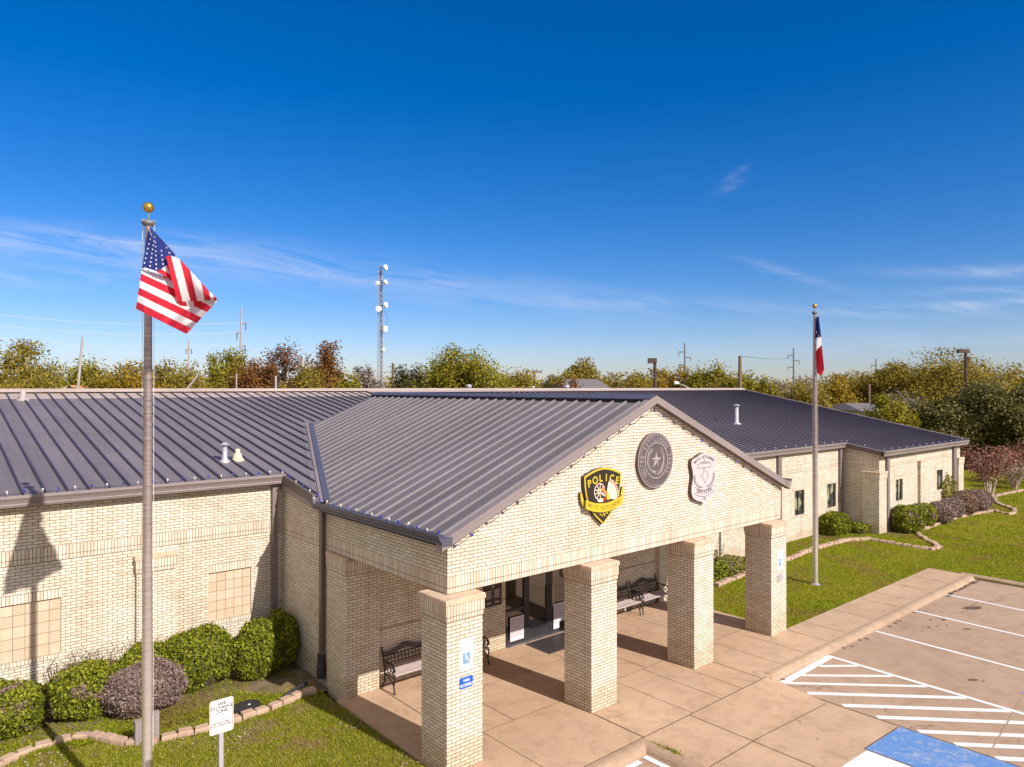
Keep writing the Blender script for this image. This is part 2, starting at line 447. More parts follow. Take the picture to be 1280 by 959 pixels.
# ------------------------------------------------------------------ mesh building
class MB:
    def __init__(self):
        self.v, self.f, self.uv, self.mi, self.mats = [], [], [], [], []

    def m(self, mat):
        if mat not in self.mats:
            self.mats.append(mat)
        return self.mats.index(mat)

    def face(self, pts, mat, uv=None):
        i = len(self.v)
        pts = [tuple(float(c) for c in p) for p in pts]
        self.v += pts
        self.f.append(tuple(range(i, i + len(pts))))
        self.mi.append(self.m(mat))
        if uv is None:
            a, b, c = (Vector(p) for p in pts[:3])
            n = (b - a).cross(c - a)
            ax = max(range(3), key=lambda k: abs(n[k]))
            uv = [((p[1], p[2]) if ax == 0 else (p[0], p[2]) if ax == 1 else (p[0], p[1])) for p in pts]
        self.uv += list(uv)

    def box(self, x0, x1, y0, y1, z0, z1, mat, skip=''):
        P = lambda x, y, z: (x, y, z)
        F = {'-x': [P(x0, y1, z0), P(x0, y0, z0), P(x0, y0, z1), P(x0, y1, z1)],
             '+x': [P(x1, y0, z0), P(x1, y1, z0), P(x1, y1, z1), P(x1, y0, z1)],
             '-y': [P(x0, y0, z0), P(x1, y0, z0), P(x1, y0, z1), P(x0, y0, z1)],
             '+y': [P(x1, y1, z0), P(x0, y1, z0), P(x0, y1, z1), P(x1, y1, z1)],
             '-z': [P(x0, y1, z0), P(x1, y1, z0), P(x1, y0, z0), P(x0, y0, z0)],
             '+z': [P(x0, y0, z1), P(x1, y0, z1), P(x1, y1, z1), P(x0, y1, z1)]}
        for k, q in F.items():
            if k not in skip:
                self.face(q, mat)

    def tube(self, pts, r, mat, n=8, caps=True):
        pts = [Vector(p) for p in pts]
        rs = r if isinstance(r, (list, tuple)) else [r] * len(pts)
        rings = []
        prev = None
        for i, p in enumerate(pts):
            d = (pts[min(i + 1, len(pts) - 1)] - pts[max(i - 1, 0)])
            d = d.normalized() if d.length > 1e-9 else Vector((0, 0, 1))
            ref = prev if prev is not None else (Vector((1, 0, 0)) if abs(d.x) < .9 else Vector((0, 1, 0)))
            a = d.cross(ref)
            if a.length < 1e-6:
                a = d.cross(Vector((0, 1, 0.3)))
            a.normalize()
            b = a.cross(d).normalized()
            prev = b
            rings.append([p + (a * math.cos(t) + b * math.sin(t)) * rs[i] for t in [2 * math.pi * k / n for k in range(n)]])
        base = len(self.v)
        mi = self.m(mat)
        for rg in rings:
            self.v += [tuple(q) for q in rg]
        for i in range(len(rings) - 1):
            for k in range(n):
                k2 = (k + 1) % n
                self.f.append((base + i * n + k, base + i * n + k2, base + (i + 1) * n + k2, base + (i + 1) * n + k))
                self.mi.append(mi)
                self.uv += [(k / n, i), (k2 / n, i), (k2 / n, i + 1), (k / n, i + 1)]
        if caps:
            for rg in (rings[0][::-1], rings[-1]):
                self.face(rg, mat)

    def lathe(self, c, prof, mat, n=20):
        base = len(self.v)
        mi = self.m(mat)
        for r, z in prof:
            for k in range(n):
                t = 2 * math.pi * k / n
                self.v.append((c[0] + r * math.cos(t), c[1] + r * math.sin(t), c[2] + z))
        for i in range(len(prof) - 1):
            for k in range(n):
                k2 = (k + 1) % n
                self.f.append((base + i * n + k, base + i * n + k2, base + (i + 1) * n + k2, base + (i + 1) * n + k))
                self.mi.append(mi)
                self.uv += [(k / n, i), ((k + 1) / n, i), ((k + 1) / n, i + 1), (k / n, i + 1)]

    def prism(self, poly, axis, a, b, mat, side=None):
        """poly in the two other axes, extruded along axis from a to b"""
        def P(p, t):
            return {'x': (t, p[0], p[1]), 'y': (p[0], t, p[1]), 'z': (p[0], p[1], t)}[axis]
        self.face([P(p, a) for p in poly], mat)
        self.face([P(p, b) for p in poly][::-1], mat)
        n = len(poly)
        for i in range(n):
            p, q = poly[i], poly[(i + 1) % n]
            self.face([P(p, a), P(p, b), P(q, b), P(q, a)], side or mat)

    def build(self, name, parent=None, smooth=False, origin=None):
        me = bpy.data.meshes.new(name)
        if origin is None:
            origin = tuple(parent.matrix_basis.translation) if parent is not None and parent.parent is None else (0, 0, 0)
            if parent is not None and parent.parent is not None:
                o = parent
                t = Vector((0, 0, 0))
                while o is not None:
                    t += o.location
                    o = o.parent
                origin = tuple(t)
        ox, oy, oz = origin
        me.from_pydata([(x - ox, y - oy, z - oz) for x, y, z in self.v], [], self.f)
        for m_ in self.mats:
            me.materials.append(M[m_] if isinstance(m_, str) else m_)
        me.polygons.foreach_set('material_index', self.mi)
        ul = me.uv_layers.new(name='UVMap')
        ul.data.foreach_set('uv', np.array(self.uv, dtype=np.float32).ravel())
        if smooth:
            me.polygons.foreach_set('use_smooth', [True] * len(me.polygons))
        me.update()
        ob = bpy.data.objects.new(name, me)
        COL.objects.link(ob)
        if parent is not None:
            ob.parent = parent
        else:
            ob.location = origin
        return ob


def tag(o, label=None, cat=None, group=None, kind=None):
    if label: o['label'] = label
    if cat: o['category'] = cat
    if group: o['group'] = group
    if kind: o['kind'] = kind
    return o


def thing(name, loc, label, cat, group=None):
    o = bpy.data.objects.new(name, None)
    o.empty_display_size = 0.2
    o.location = tuple(float(c) for c in loc)
    COL.objects.link(o)
    return tag(o, label, cat, group)


def copy_tree(o, parent=None, label=None):
    c = o.copy()
    COL.objects.link(c)
    if parent is not None:
        c.parent = parent
    if label:
        c['label'] = label
    for ch in list(o.children):
        copy_tree(ch, c)
    return c


_tc = {}


def char_mesh(s, size):
    """outline lettering as (verts, faces) centred on x, baseline 0"""
    k = (s, size)
    if k in _tc:
        return _tc[k]
    cu = bpy.data.curves.new('lettering', 'FONT')
    cu.body = s
    cu.size = size
    cu.align_x = 'CENTER'
    ob = bpy.data.objects.new('lettering', cu)
    COL.objects.link(ob)
    dg = bpy.context.evaluated_depsgraph_get()
    me = bpy.data.meshes.new_from_object(ob.evaluated_get(dg))
    r = ([tuple(v.co) for v in me.vertices], [tuple(p.vertices) for p in me.polygons])
    bpy.data.objects.remove(ob)
    bpy.data.curves.remove(cu)
    bpy.data.meshes.remove(me)
    _tc[k] = r
    return r


def text_to(mb, s, size, xf, mat, sx=1.0, bold=0.0):
    """xf maps (u,v) to a 3-D point"""
    vs, fs = char_mesh(s, size)
    offs = [(0, 0)] if not bold else [(-bold, 0), (bold, 0), (0, bold), (0, -bold)]
    for k, (du, dv) in enumerate(offs):
        for f in fs:
            mb.face([xf(vs[i][0] * sx + du, vs[i][1] + dv, k * 0.0006) for i in f], mat)


# ------------------------------------------------------------------ world & sun
SUN_AZ = math.atan2(0.115, -0.993)          # clockwise from +Y, towards the sun
SUN_EL = R(35.3)
w = bpy.data.worlds.new("World")
scene.world = w
w.use_nodes = True
nt = w.node_tree
nt.nodes.clear()
wo = nt.nodes.new('ShaderNodeOutputWorld')
bg = nt.nodes.new('ShaderNodeBackground')
sky = nt.nodes.new('ShaderNodeTexSky')
sky.sky_type = 'NISHITA'
sky.sun_disc = False
sky.sun_elevation = SUN_EL
sky.sun_rotation = SUN_AZ
sky.altitude = 200
sky.air_density = 1.0
sky.dust_density = 0.35
sky.ozone_density = 4.0
hs = nt.nodes.new('ShaderNodeHueSaturation')
hs.inputs['Saturation'].default_value = 1.42
hs.inputs['Value'].default_value = 1.0
nt.links.new(sky.outputs[0], hs.inputs['Color'])
tint = mixc(nt, 1.0, hs.outputs[0], (0.87, 0.82, 1.05), 'MULTIPLY')
# thin cirrus, placed by direction
def M_(op, a, b=None, c=None):
    n = nt.nodes.new('ShaderNodeMath')
    n.operation = op
    for i, v in enumerate((a, b, c)):
        if v is None: continue
        if isinstance(v, (int, float)): n.inputs[i].default_value = v
        else: nt.links.new(v, n.inputs[i])
    return n.outputs[0]
def dotv(v, vec):
    n = nt.nodes.new('ShaderNodeVectorMath')
    n.operation = 'DOT_PRODUCT'
    nt.links.new(v, n.inputs[0])
    n.inputs[1].default_value = vec
    return n.outputs['Value']
tc = nt.nodes.new('ShaderNodeTexCoord')
dirv = tc.outputs['Generated']
fwd_ = M_('MAXIMUM', dotv(dirv, (math.sin(YAW), math.cos(YAW), 0)), 0.05)
S_ = M_('DIVIDE', dotv(dirv, (math.cos(YAW), -math.sin(YAW), 0)), fwd_)
E_ = M_('DIVIDE', dotv(dirv, (0, 0, 1)), fwd_)
def gauss(x, c, w_):
    d = M_('DIVIDE', M_('SUBTRACT', x, c), w_)
    return M_('POWER', 2.718, M_('MULTIPLY', M_('MULTIPLY', d, d), -1.0))
def cloud(sc_, se_, slope, ws, we, amp):
    """streak centred at sc_, se_ with a slope, gaussian in both directions"""
    line = M_('ADD', M_('MULTIPLY', M_('SUBTRACT', S_, sc_), slope), se_)
    d = M_('DIVIDE', M_('SUBTRACT', E_, line), we)
    g1 = M_('POWER', 2.718, M_('MULTIPLY', M_('MULTIPLY', d, d), -1.0))
    return M_('MULTIPLY', M_('MULTIPLY', g1, gauss(S_, sc_, ws)), amp)
streaks = None
for args in ((-.66, .205, -.05, .30, .022, .62), (-.25, .158, -.10, .45, .022, .42), (-.62, .155, 0.0, .30, .016, .35), (.305, .280, .5, .020, .007, .22), (.312, .298, .6, .016, .006, .26),
             (.68, .118, .06, .16, .007, .62), (.70, .162, .0, .14, .009, .62), (.66, .135, .02, .12, .006, .4), (.55, .105, -.03, .16, .010, .38), (.40, .155, -.30, .07, .007, .38), (.62, .062, 0, .3, .02, .28), (.12, .118, -.02, .22, .010, .26), (-.72, .05, 0, .22, .03, .2)):
    c_ = cloud(*args)
    streaks = c_ if streaks is None else M_('ADD', streaks, c_)
comb = nt.nodes.new('ShaderNodeCombineXYZ')
nt.links.new(M_('MULTIPLY', S_, 3.0), comb.inputs[0])
nt.links.new(M_('ADD', M_('MULTIPLY', E_, 26.0), M_('MULTIPLY', S_, 4.0)), comb.inputs[1])
cn = noise(nt, comb.outputs[0], 2.0, 9, 0.68, 0.8)
cl = ramp(nt, cn, [(0.36, (0, 0, 0)), (0.72, (1, 1, 1))])
cm = mixc(nt, 1.0, cl, streaks, 'MULTIPLY')
cfac = nt.nodes.new('ShaderNodeMath'); cfac.operation = 'MULTIPLY'; cfac.use_clamp = True
nt.links.new(cl, cfac.inputs[0]); nt.links.new(streaks, cfac.inputs[1])
front = mixc(nt, cfac.outputs[0], tint, (5.6, 6.1, 7.6))
# added bright cloud behind and above the camera, unseen, to lift the shade
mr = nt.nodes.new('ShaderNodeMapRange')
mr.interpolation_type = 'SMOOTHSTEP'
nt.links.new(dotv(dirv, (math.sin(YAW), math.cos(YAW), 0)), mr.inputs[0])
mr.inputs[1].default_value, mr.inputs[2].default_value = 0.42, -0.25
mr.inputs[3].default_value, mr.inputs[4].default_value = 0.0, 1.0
fill_haze = ramp(nt, noise(nt, dirv, 2.6, 7, 0.6, 0.7), [(0.25, (.45, .45, .45)), (0.75, (1, 1, 1))])
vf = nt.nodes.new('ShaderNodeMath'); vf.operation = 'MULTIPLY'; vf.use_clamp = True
nt.links.new(mr.outputs[0], vf.inputs[0]); nt.links.new(fill_haze, vf.inputs[1])
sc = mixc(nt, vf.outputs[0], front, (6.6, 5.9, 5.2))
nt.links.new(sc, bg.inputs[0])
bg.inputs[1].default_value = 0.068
nt.links.new(bg.outputs[0], wo.inputs[0])

sd = bpy.data.lights.new('sun', 'SUN')
sd.energy = 3.3
sd.angle = R(0.5)
sd.color = (1.0, 0.93, 0.84)
so = bpy.data.objects.new('sun', sd)
sv = Vector((math.sin(SUN_AZ) * math.cos(SUN_EL), math.cos(SUN_AZ) * math.cos(SUN_EL), math.sin(SUN_EL)))
so.rotation_euler = (-sv).to_track_quat('-Z', 'Y').to_euler()
COL.objects.link(so)

vs_ = scene.view_settings
vs_.view_transform = 'Standard'
vs_.look = 'None'
vs_.gamma = 1.0
vs_.use_curve_mapping = False
vs_.exposure = 0.86

# ------------------------------------------------------------------ ground, lot, slabs
def grid_faces(mb, xs, ys, zf, mat):
    b = len(mb.v)
    X, Y = np.meshgrid(xs, ys)
    Z = zf(X, Y)
    nx = len(xs)
    mi = mb.m(mat)
    mb.v += list(zip(X.ravel().tolist(), Y.ravel().tolist(), Z.ravel().tolist()))
    for j in range(len(ys) - 1):
        for i in range(nx - 1):
            a = b + j * nx + i
            mb.f.append((a, a + 1, a + nx + 1, a + nx))
            mb.mi.append(mi)
            mb.uv += [(xs[i], ys[j]), (xs[i + 1], ys[j]), (xs[i + 1], ys[j + 1]), (xs[i], ys[j + 1])]


mb = MB()
n = 48
ring = [(2500 * math.cos(2 * math.pi * k / n), 2500 * math.sin(2 * math.pi * k / n), -0.35) for k in range(n)]
mb.face(ring, 'ground')
tag(mb.build('ground'), kind='structure')

mb = MB()
LG = lambda x0, x1, y0, y1, s: grid_faces(mb, np.linspace(x0, x1, max(2, int((x1 - x0) / s) + 1)), np.linspace(y0, y1, max(2, int((y1 - y0) / s) + 1)), ground_h, 'lawn')
LG(-45, -.05, -.05, 8.2, 1.0)
LG(11.87, 22.66, .05, 6.0, .5)
LG(22.66, 100, -45, 40, 1.0)
tag(mb.build('lawn'), kind='structure')


def pad_z(X, Y):
    s = np.clip((X - 5.6) / 2.8, 0, 1) * np.clip((-1.4 - Y) / 1.2, 0, 1)
    return -0.125 * s


mb = MB()
# porch slab, walk, ramp
mb.box(-.04, 11.88, -1.40, 4.15, -.2, 0, 'concrete')
mb.box(11.882, 22.66, -1.22, .06, -.2, 0, 'concrete')
mb.box(-14, -.042, -1.40, -.06, -.2, 0, 'concrete')
grid_faces(mb, np.linspace(3.78, 8.42, 30), np.linspace(-9.0, -1.402, 30), pad_z, 'concrete')
tag(mb.build('porch_slab'), kind='structure')

# joints cut in the slab
mb = MB()
def jx(y, x0, x1, wd=.014, z=.003):
    mb.face([(x0, y - wd / 2, z), (x1, y - wd / 2, z), (x1, y + wd / 2, z), (x0, y + wd / 2, z)], 'joint')
def jy(x, y0, y1, wd=.014, z=.003):
    mb.face([(x - wd / 2, y0, z), (x + wd / 2, y0, z), (x + wd / 2, y1, z), (x - wd / 2, y1, z)], 'joint')
jx(.855, .82, 11.85, .012); jx(-1.385, 0, 8.4, .02)
for x in (2.32, 5.55, 6.62, 9.45): jy(x, .86, 4.1, .014)
jy(1.0, 1.2, 4.1, .02); jy(3.79, -1.38, -.02, .028); jy(8.22, -1.38, -.02, .02); jy(7.35, -1.38, -.1, .012); jy(5.42, -1.38, .85, .012); jy(6.5, -1.38, .85, .012); jy(9.4, -1.2, .85, .012); jy(10.6, -1.2, .85, .012); jy(1.5, -1.38, .85, .012)
jx(2.6, 1.0, 11.8, .010)
for x in (11.885, 12.95, 14.75, 16.6, 17.75, 19.3, 20.9): jy(x, -1.21, .05, .016)
mb2pts = []
for (x0, y0, x1, y1, wd) in ((3.80, -2.88, 8.3, -2.88, .016), (5.3, -8.5, 5.3, -1.4, .016), (6.75, -8.0, 6.75, -4.4, .02), (6.75, -4.38, 8.35, -4.38, .02)):
    k = 24
    for i in range(k):
        a = (x0 + (x1 - x0) * i / k, y0 + (y1 - y0) * i / k); b = (x0 + (x1 - x0) * (i + 1) / k, y0 + (y1 - y0) * (i + 1) / k)
        dx, dy = (0, wd / 2) if y0 == y1 else (wd / 2, 0)
        q = [(a[0] - dx, a[1] - dy), (b[0] - dx, b[1] - dy), (b[0] + dx, b[1] + dy), (a[0] + dx, a[1] + dy)]
        mb.face([(x, y, float(pad_z(x, y)) + .005) for x, y in q], 'joint')
jy(8.425, -9, -1.45, .018, -.117)
mb.face([(8.45, -5.99, -.1165), (14, -5.45, -.1165), (14, -5.42, -.1165), (8.45, -5.96, -.1165)], 'kerb')
tag(mb.build('slab_joint_lines'), kind='structure')

# parking lot
mb = MB()
mb.face([(8.40, -60, -.122), (23.0, -60, -.122), (23.0, -1.3, -.122), (8.40, -1.3, -.122)], 'lot')
mb.face([(-60, -60, -.126), (8.40, -60, -.126), (8.40, -1.42, -.126), (-60, -1.42, -.126)], 'lot')
tag(mb.build('parking_lot'), kind='structure')

# kerbs (rolled profile)
prof = [(0.0, -.2), (0.0, .002), (.10, .004), (.17, -.012), (.23, -.05), (.27, -.10), (.30, -.121), (.30, -.2)]
mb = MB()
def kerb_run(path_from, path_to, inward, prof=prof):
    # path along an axis; 'inward' unit vector from the walk to the lot
    a, b = Vector(path_from), Vector(path_to)
    nrm = Vector(inward)
    L = (b - a).length
    segs = max(1, int(L / 3.0))
    for s in range(segs):
        p, q = a + (b - a) * (s / segs), a + (b - a) * ((s + 1) / segs)
        dirv = (b - a).normalized() * (.004 if s else 0)
        p = p + dirv
        for (d0, z0), (d1, z1) in zip(prof[:-1], prof[1:]):
            mb.face([p + nrm * d0 + Vector((0, 0, z0)), q + nrm * d0 + Vector((0, 0, z0)), q + nrm * d1 + Vector((0, 0, z1)), p + nrm * d1 + Vector((0, 0, z1))], 'kerb')
kerb_run((8.5, -1.225, 0), (22.67, -1.225, 0), (0, -1, 0))
kerb_run((22.95, -50, 0), (22.95, -1.0, 0), (-1, 0, 0))
kerb_run((3.775, -8, 0), (3.775, -1.405, 0), (-1, 0, 0))
kerb_run((-14, -1.405, 0), (3.775, -1.405, 0), (0, -1, 0))
# flared end beside the ramp
mb.face([(8.42, -1.225, .002), (8.5, -1.225, .002), (8.5, -1.52, -.12), (8.42, -1.50, -.121)], 'kerb')
tag(mb.build('kerb'), kind='structure')

mb = MB()
Z0 = -.117
def stripe(p, q, wd, mat='line', z=Z0):
    p, q = Vector((p[0], p[1], z)), Vector((q[0], q[1], z))
    d = (q - p).normalized(); s = Vector((-d.y, d.x, 0)) * wd / 2
    mb.face([p - s, q - s, q + s, p + s], mat)
def poly(pts, mat='line', z=Z0):
    mb.face([(x, y, z) for x, y in pts], mat)
stripe((8.62, -1.675), (11.16, -1.61), .19)
stripe((11.14, -1.53), (11.02, -6.9), .13, z=Z0 + .003)
st = [((10.30, -1.74), (11.06, -2.36)), ((9.40, -1.74), (11.04, -3.20)), ((8.72, -1.76), (11.02, -3.98)),
      ((8.52, -2.34), (11.01, -4.80)), ((8.50, -3.16), (11.0, -5.66)), ((8.49, -3.90), (10.99, -6.45)),
      ((8.47, -4.72), (10.6, -6.9)), ((8.45, -5.40), (10.0, -7.0)), ((8.44, -6.1), (9.4, -7.1))]
for (a, b) in st:
    stripe(a, b, .155 if a[1] < -1.8 else .12, z=Z0 - .002)
for a, b in (((14.08, -1.55), (13.80, -7.5)), ((16.97, -1.53), (16.7, -7.5)), ((19.74, -1.50), (19.45, -7.5))):
    stripe(a, b, .115)
stripe((3.2, -1.78), (-9, -1.78), .13); stripe((3.40, -1.72), (3.40, -7), .13, z=Z0 + .003)
poly([(12.25, -5.55), (13.3, -5.55), (13.3, -6.6), (12.25, -6.6)], 'bluepaint')
tag(mb.build('painted_markings'), kind='structure')
mb = MB()
def pad_poly(x0, x1, y0, y1, mat):
    xs = np.linspace(x0, x1, 10); ys = np.linspace(y0, y1, 14)
    grid_faces(mb, xs, ys, lambda X, Y: pad_z(X, Y) + .006, mat)
pad_poly(6.78, 8.40, -8.0, -4.40, 'bluepaint')
pad_poly(5.2, 6.73, -8.0, -4.44, 'line')
tag(mb.build('ramp_paint'), kind='structure')

mb = MB()
def blot(cx, cy, rx, ry, rot, z=-.1175, seed=0):
    rr = random.Random(seed)
    pts = []
    for k in range(22):
        t = 2 * math.pi * k / 22
        r = 1 + rr.uniform(-.35, .25)
        x, y = rx * r * math.cos(t), ry * r * math.sin(t)
        pts.append((cx + x * math.cos(rot) - y * math.sin(rot), cy + x * math.sin(rot) + y * math.cos(rot), z))
    mb.face(pts, 'oil')
for i, (x, y, a, b, r_) in enumerate(((18.7, -2.6, .36, .15, -.4), (16.7, -2.45, .10, .06, 0), (15.6, -2.42, .06, .05, .3), (16.2, -2.7, .05, .03, .3), (17.0, -2.3, .05, .04, .3), (16.4, -2.2, .07, .03, .9), (16.3, -3.2, .12, .05, -.7), (12.28, -4.56, .16, .07, -.5), (12.4, -4.75, .04, .03, 0), (15.9, -2.55, .03, .05, 1))):
    blot(x, y, a, b, r_, seed=i)
# dirt and leaves caught along the kerb foot
for i in range(46):
    x = random.choice([random.uniform(19.5, 22.7), random.uniform(20.5, 22.6), random.uniform(8.6, 22)])
    blot(x, -1.56 - random.uniform(0, .10), random.uniform(.05, .24 if x > 19.5 else .05), random.uniform(.02, .06), 0, -.116 + i * 1e-4, 50 + i)
tag(mb.build('oil_stains'), kind='structure')

# beds: soil sheets just above the lawn
mb = MB()
def sheet(poly2, mat, dz):
    pts = [(x, y, float(ground_h(x, y)) + dz) for x, y in poly2]
    mb.face(pts, mat)
grid_faces(mb, np.linspace(-14, .10, 30), np.linspace(4.9, 7.75, 10), lambda X, Y: ground_h(X, Y) - .01 + .05 * np.clip(Y - (5.0 + .16 * np.clip(-X - 1, 0, 6)), 0, 1), 'soil')
grid_faces(mb, np.linspace(12.2, 27.2, 40), np.linspace(4.1, 5.6, 5), lambda X, Y: ground_h(X, Y) + .012, 'soil')
grid_faces(mb, np.linspace(27.2, 40, 40), np.linspace(2.95, 3.9, 4), lambda X, Y: ground_h(X, Y) + .012, 'soil')
tag(mb.build('planting_bed_soil'), kind='structure')


# ------------------------------------------------------------------ the building
BLD = thing('police_station', (6.0, 8.0, 0), 'long cream brick building with dark standing seam metal roof and gabled porch', 'building')
ZB, ZM, ZT = 3.19, 3.297, 3.50       # soldier course heights on the walls


def strip(mb, p, q, z0, z1, mat, v0=None, uoff=0.0):
    """vertical wall strip from plan point p to q; brick u runs along the wall"""
    L = math.hypot(q[0] - p[0], q[1] - p[1])
    u0 = (p[0] if abs(q[0] - p[0]) > abs(q[1] - p[1]) else p[1]) + uoff
    sgn = 1 if (q[0] - p[0] + q[1] - p[1]) > 0 else -1
    va = z0 if v0 is None else 0
    vb = z1 if v0 is None else v0
    mb.face([(p[0], p[1], z0), (q[0], q[1], z0), (q[0], q[1], z1), (p[0], p[1], z1)], mat,
            [(u0, va), (u0 + sgn * L, va), (u0 + sgn * L, vb), (u0, vb)])


def wall(mb, p, q, z0, z1, zb=ZB, zm=ZM, zt=ZT, openings=(), top=None):
    """brick wall with soldier band; openings = (a0,a1,z0,z1) in distance along the wall"""
    L = math.hypot(q[0] - p[0], q[1] - p[1])
    d = ((q[0] - p[0]) / L, (q[1] - p[1]) / L)
    P = lambda s: (p[0] + d[0] * s, p[1] + d[1] * s)
    low = min(zb, z1)
    xs = sorted({0, L, *[o[0] for o in openings], *[o[1] for o in openings]})
    for a, b in zip(xs[:-1], xs[1:]):
        o = next((o for o in openings if o[0] <= a + 1e-6 and o[1] >= b - 1e-6), None)
        if o is None:
            strip(mb, P(a), P(b), z0, low, 'brick')
        else:
            if o[2] > z0: strip(mb, P(a), P(b), z0, o[2], 'brick')
            if o[3] < low: strip(mb, P(a), P(b), o[3], low, 'brick')
    if z1 > zb:
        strip(mb, p, q, zb, min(zm, z1), 'header', .1016)
    if z1 > zm:
        strip(mb, p, q, zm, min(zt, z1), 'soldier', .2032)
    if z1 > zt:
        strip(mb, p, q, zt, z1, 'brick')


# --- main walls
YL, YR1, YR2 = 7.75, 5.45, 3.75
T1 = (-5.84, -4.755, 1.165, 2.37)
T2 = (-1.655, -.60, 1.165, 2.36)
mb = MB()
wall(mb, (-14, YL), (.22, YL), -.2, 4.44, openings=[(14 + T1[0], 14 + T1[1], T1[2] - .1, T1[3] + .2), (14 + T2[0], 14 + T2[1], T2[2] - .1, T2[3] + .2)])
# side wall towards the porch (faces -x); its band lines up with the porch beam
wall(mb, (.22, YL), (.22, 4.9), -.2, 4.12, 3.13, 3.24, 3.455)
mb.face([(.22, YL, 4.12), (.22, 4.9, 4.12), (.22, 5.35, 4.24), (.22, YL, 4.66)], 'brick')
for (x0, x1, z0, z1) in (T1, T2):
    strip(mb, (x0, YL), (x1, YL), z1, z1 + .2, 'soldier', .2032)
    strip(mb, (x0, YL - .012), (x1, YL - .012), z0 - .1, z0, 'header', .1016)
    mb.face([(x0, YL - .012, z0), (x1, YL - .012, z0), (x1, YL, z0), (x0, YL, z0)], 'header')
    yb = YL + .05
    mb.face([(x0, YL, z0), (x0, YL, z1), (x0, yb, z1), (x0, yb, z0)], 'brick')
    mb.face([(x1, YL, z0), (x1, yb, z0), (x1, yb, z1), (x1, YL, z1)], 'brick')
    mb.face([(x0, YL, z0), (x0, yb, z0), (x1, yb, z0), (x1, YL, z0)], 'brick')
    mb.face([(x0, YL, z1), (x1, YL, z1), (x1, yb, z1), (x0, yb, z1)], 'brick')
mb.build('front_wall', BLD)
for (x0, x1, z0, z1) in (T1, T2):
    mb = MB()
    mb.face([(x0, YL + .045, z0), (x1, YL + .045, z0), (x1, YL + .045, z1), (x0, YL + .045, z1)], 'tile',
            [(0, 0), (.214 * 5, 0), (.214 * 5, .241 * 5), (0, .241 * 5)])
    mb.build('tile_infill_panel', BLD)


def pilaster(x0, x1, y0, y1, zt, name='pilaster', cap=True, z0=-.2):
    mb = MB()
    zs = zt - .30
    mb.box(x0, x1, y0, y1, z0, zs, 'brick', '+z-z')
    for (o, za, zb_, mt, vv) in ((.014, zs, zs + .09, 'header', .1016), (.028, zs + .09, zt, 'soldier', .2032)):
        X0, X1, Y0, Y1 = x0 - o, x1 + o, y0 - o, y1 + o
        for p, q in (((X0, Y0), (X1, Y0)), ((X1, Y0), (X1, Y1)), ((X1, Y1), (X0, Y1)), ((X0, Y1), (X0, Y0))):
            strip(mb, p, q, za, zb_, mt, vv)
        mb.face([(X0, Y0, za), (X0, Y1, za), (X1, Y1, za), (X1, Y0, za)], 'header')
    ob = mb.build(name, BLD)
    if cap:
        c = MB()
        e, g = .045, .012
        X0, X1, Y0, Y1 = x0 - e, x1 + e, y0 - e, y1 + e
        lo = [(X0, Y0), (X1, Y0), (X1, Y1), (X0, Y1)]
        up = [(X0 + g, Y0 + g), (X1 - g, Y0 + g), (X1 - g, Y1 - g), (X0 + g, Y1 - g)]
        z_a, z_b, z_c = zt, zt + .078, zt + .095
        c.face([(x, y, z_a) for x, y in lo][::-1], 'cap')
        for i in range(4):
            j = (i + 1) % 4
            c.face([(*lo[i], z_a), (*lo[j], z_a), (*lo[j], z_b), (*lo[i], z_b)], 'cap')
            c.face([(*lo[i], z_b), (*lo[j], z_b), (*up[j], z_c), (*up[i], z_c)], 'cap')
        c.face([(x, y, z_c) for x, y in up], 'cap')
        c.build('capstone', ob)
    return ob


# four porch columns
COLX = (0.0, 3.759, 7.439, 11.044)
for x in COLX:
    pilaster(x, x + .813, 0, .813, 3.03, 'column')
# engaged piers
pilaster(.145, .985, 4.07, 4.97, 3.03)                   # left end of the porch's back wall
pilaster(11.25, 11.9, 4.03, 4.9, 3.03)                   # right end
pilaster(-3.29, -2.46, 7.62, 7.76, 2.96)                 # on the left front wall
pilaster(26.93, 27.74, 3.64, 4.42, 2.93)                  # corner of the right wing
pilaster(31.75, 32.56, 3.62, 3.76, 3.15)
pilaster(37.15, 37.95, 3.62, 4.4, 2.95)

# porch beam and gable
GX0, GX1, GXA, GY = .215, 12.06, 6.15, .28
def rake_z(x):
    return 6.58 - .417 * abs(x - GXA)
mb = MB()
BZ = 3.129
for p, q in (((GX0, GY), (GX1, GY)), ((GX0, 4.9), (GX0, GY)), ((GX1, GY), (GX1, 5.45)), ((GX1 - .4, GY + .4), (GX0 + .4, GY + .4)), ((GX0 + .4, GY + .4), (GX0 + .4, 4.15)), ((GX1 - .4, 4.15), (GX1 - .4, GY + .4))):
    strip(mb, p, q, BZ, 3.24, 'header', .1016)
    strip(mb, p, q, 3.24, 3.455, 'soldier', .2032)
mb.face([(GX0, GY, BZ), (GX0 + .4, GY + .4, BZ), (GX1 - .4, GY + .4, BZ), (GX1, GY, BZ)], 'header')
mb.face([(GX0, GY, BZ), (GX0, 4.2, BZ), (GX0 + .4, 4.2, BZ), (GX0 + .4, GY + .4, BZ)], 'header')
mb.face([(GX1, GY, BZ), (GX1 - .4, GY + .4, BZ), (GX1 - .4, 4.2, BZ), (GX1, 4.2, BZ)], 'header')
strip(mb, (GX0, 4.9), (GX0, GY), 3.455, 4.14, 'brick')
strip(mb, (GX1, GY), (GX1, 5.45), 3.455, 4.14, 'brick')
zl, zr = rake_z(GX0), rake_z(GX1)
mb.face([(GX0, GY, 3.455), (GX1, GY, 3.455), (GX1, GY, zr), (GXA, GY, rake_z(GXA)), (GX0, GY, zl)], 'brick')
mb.build('gable_wall', BLD)
mb = MB()
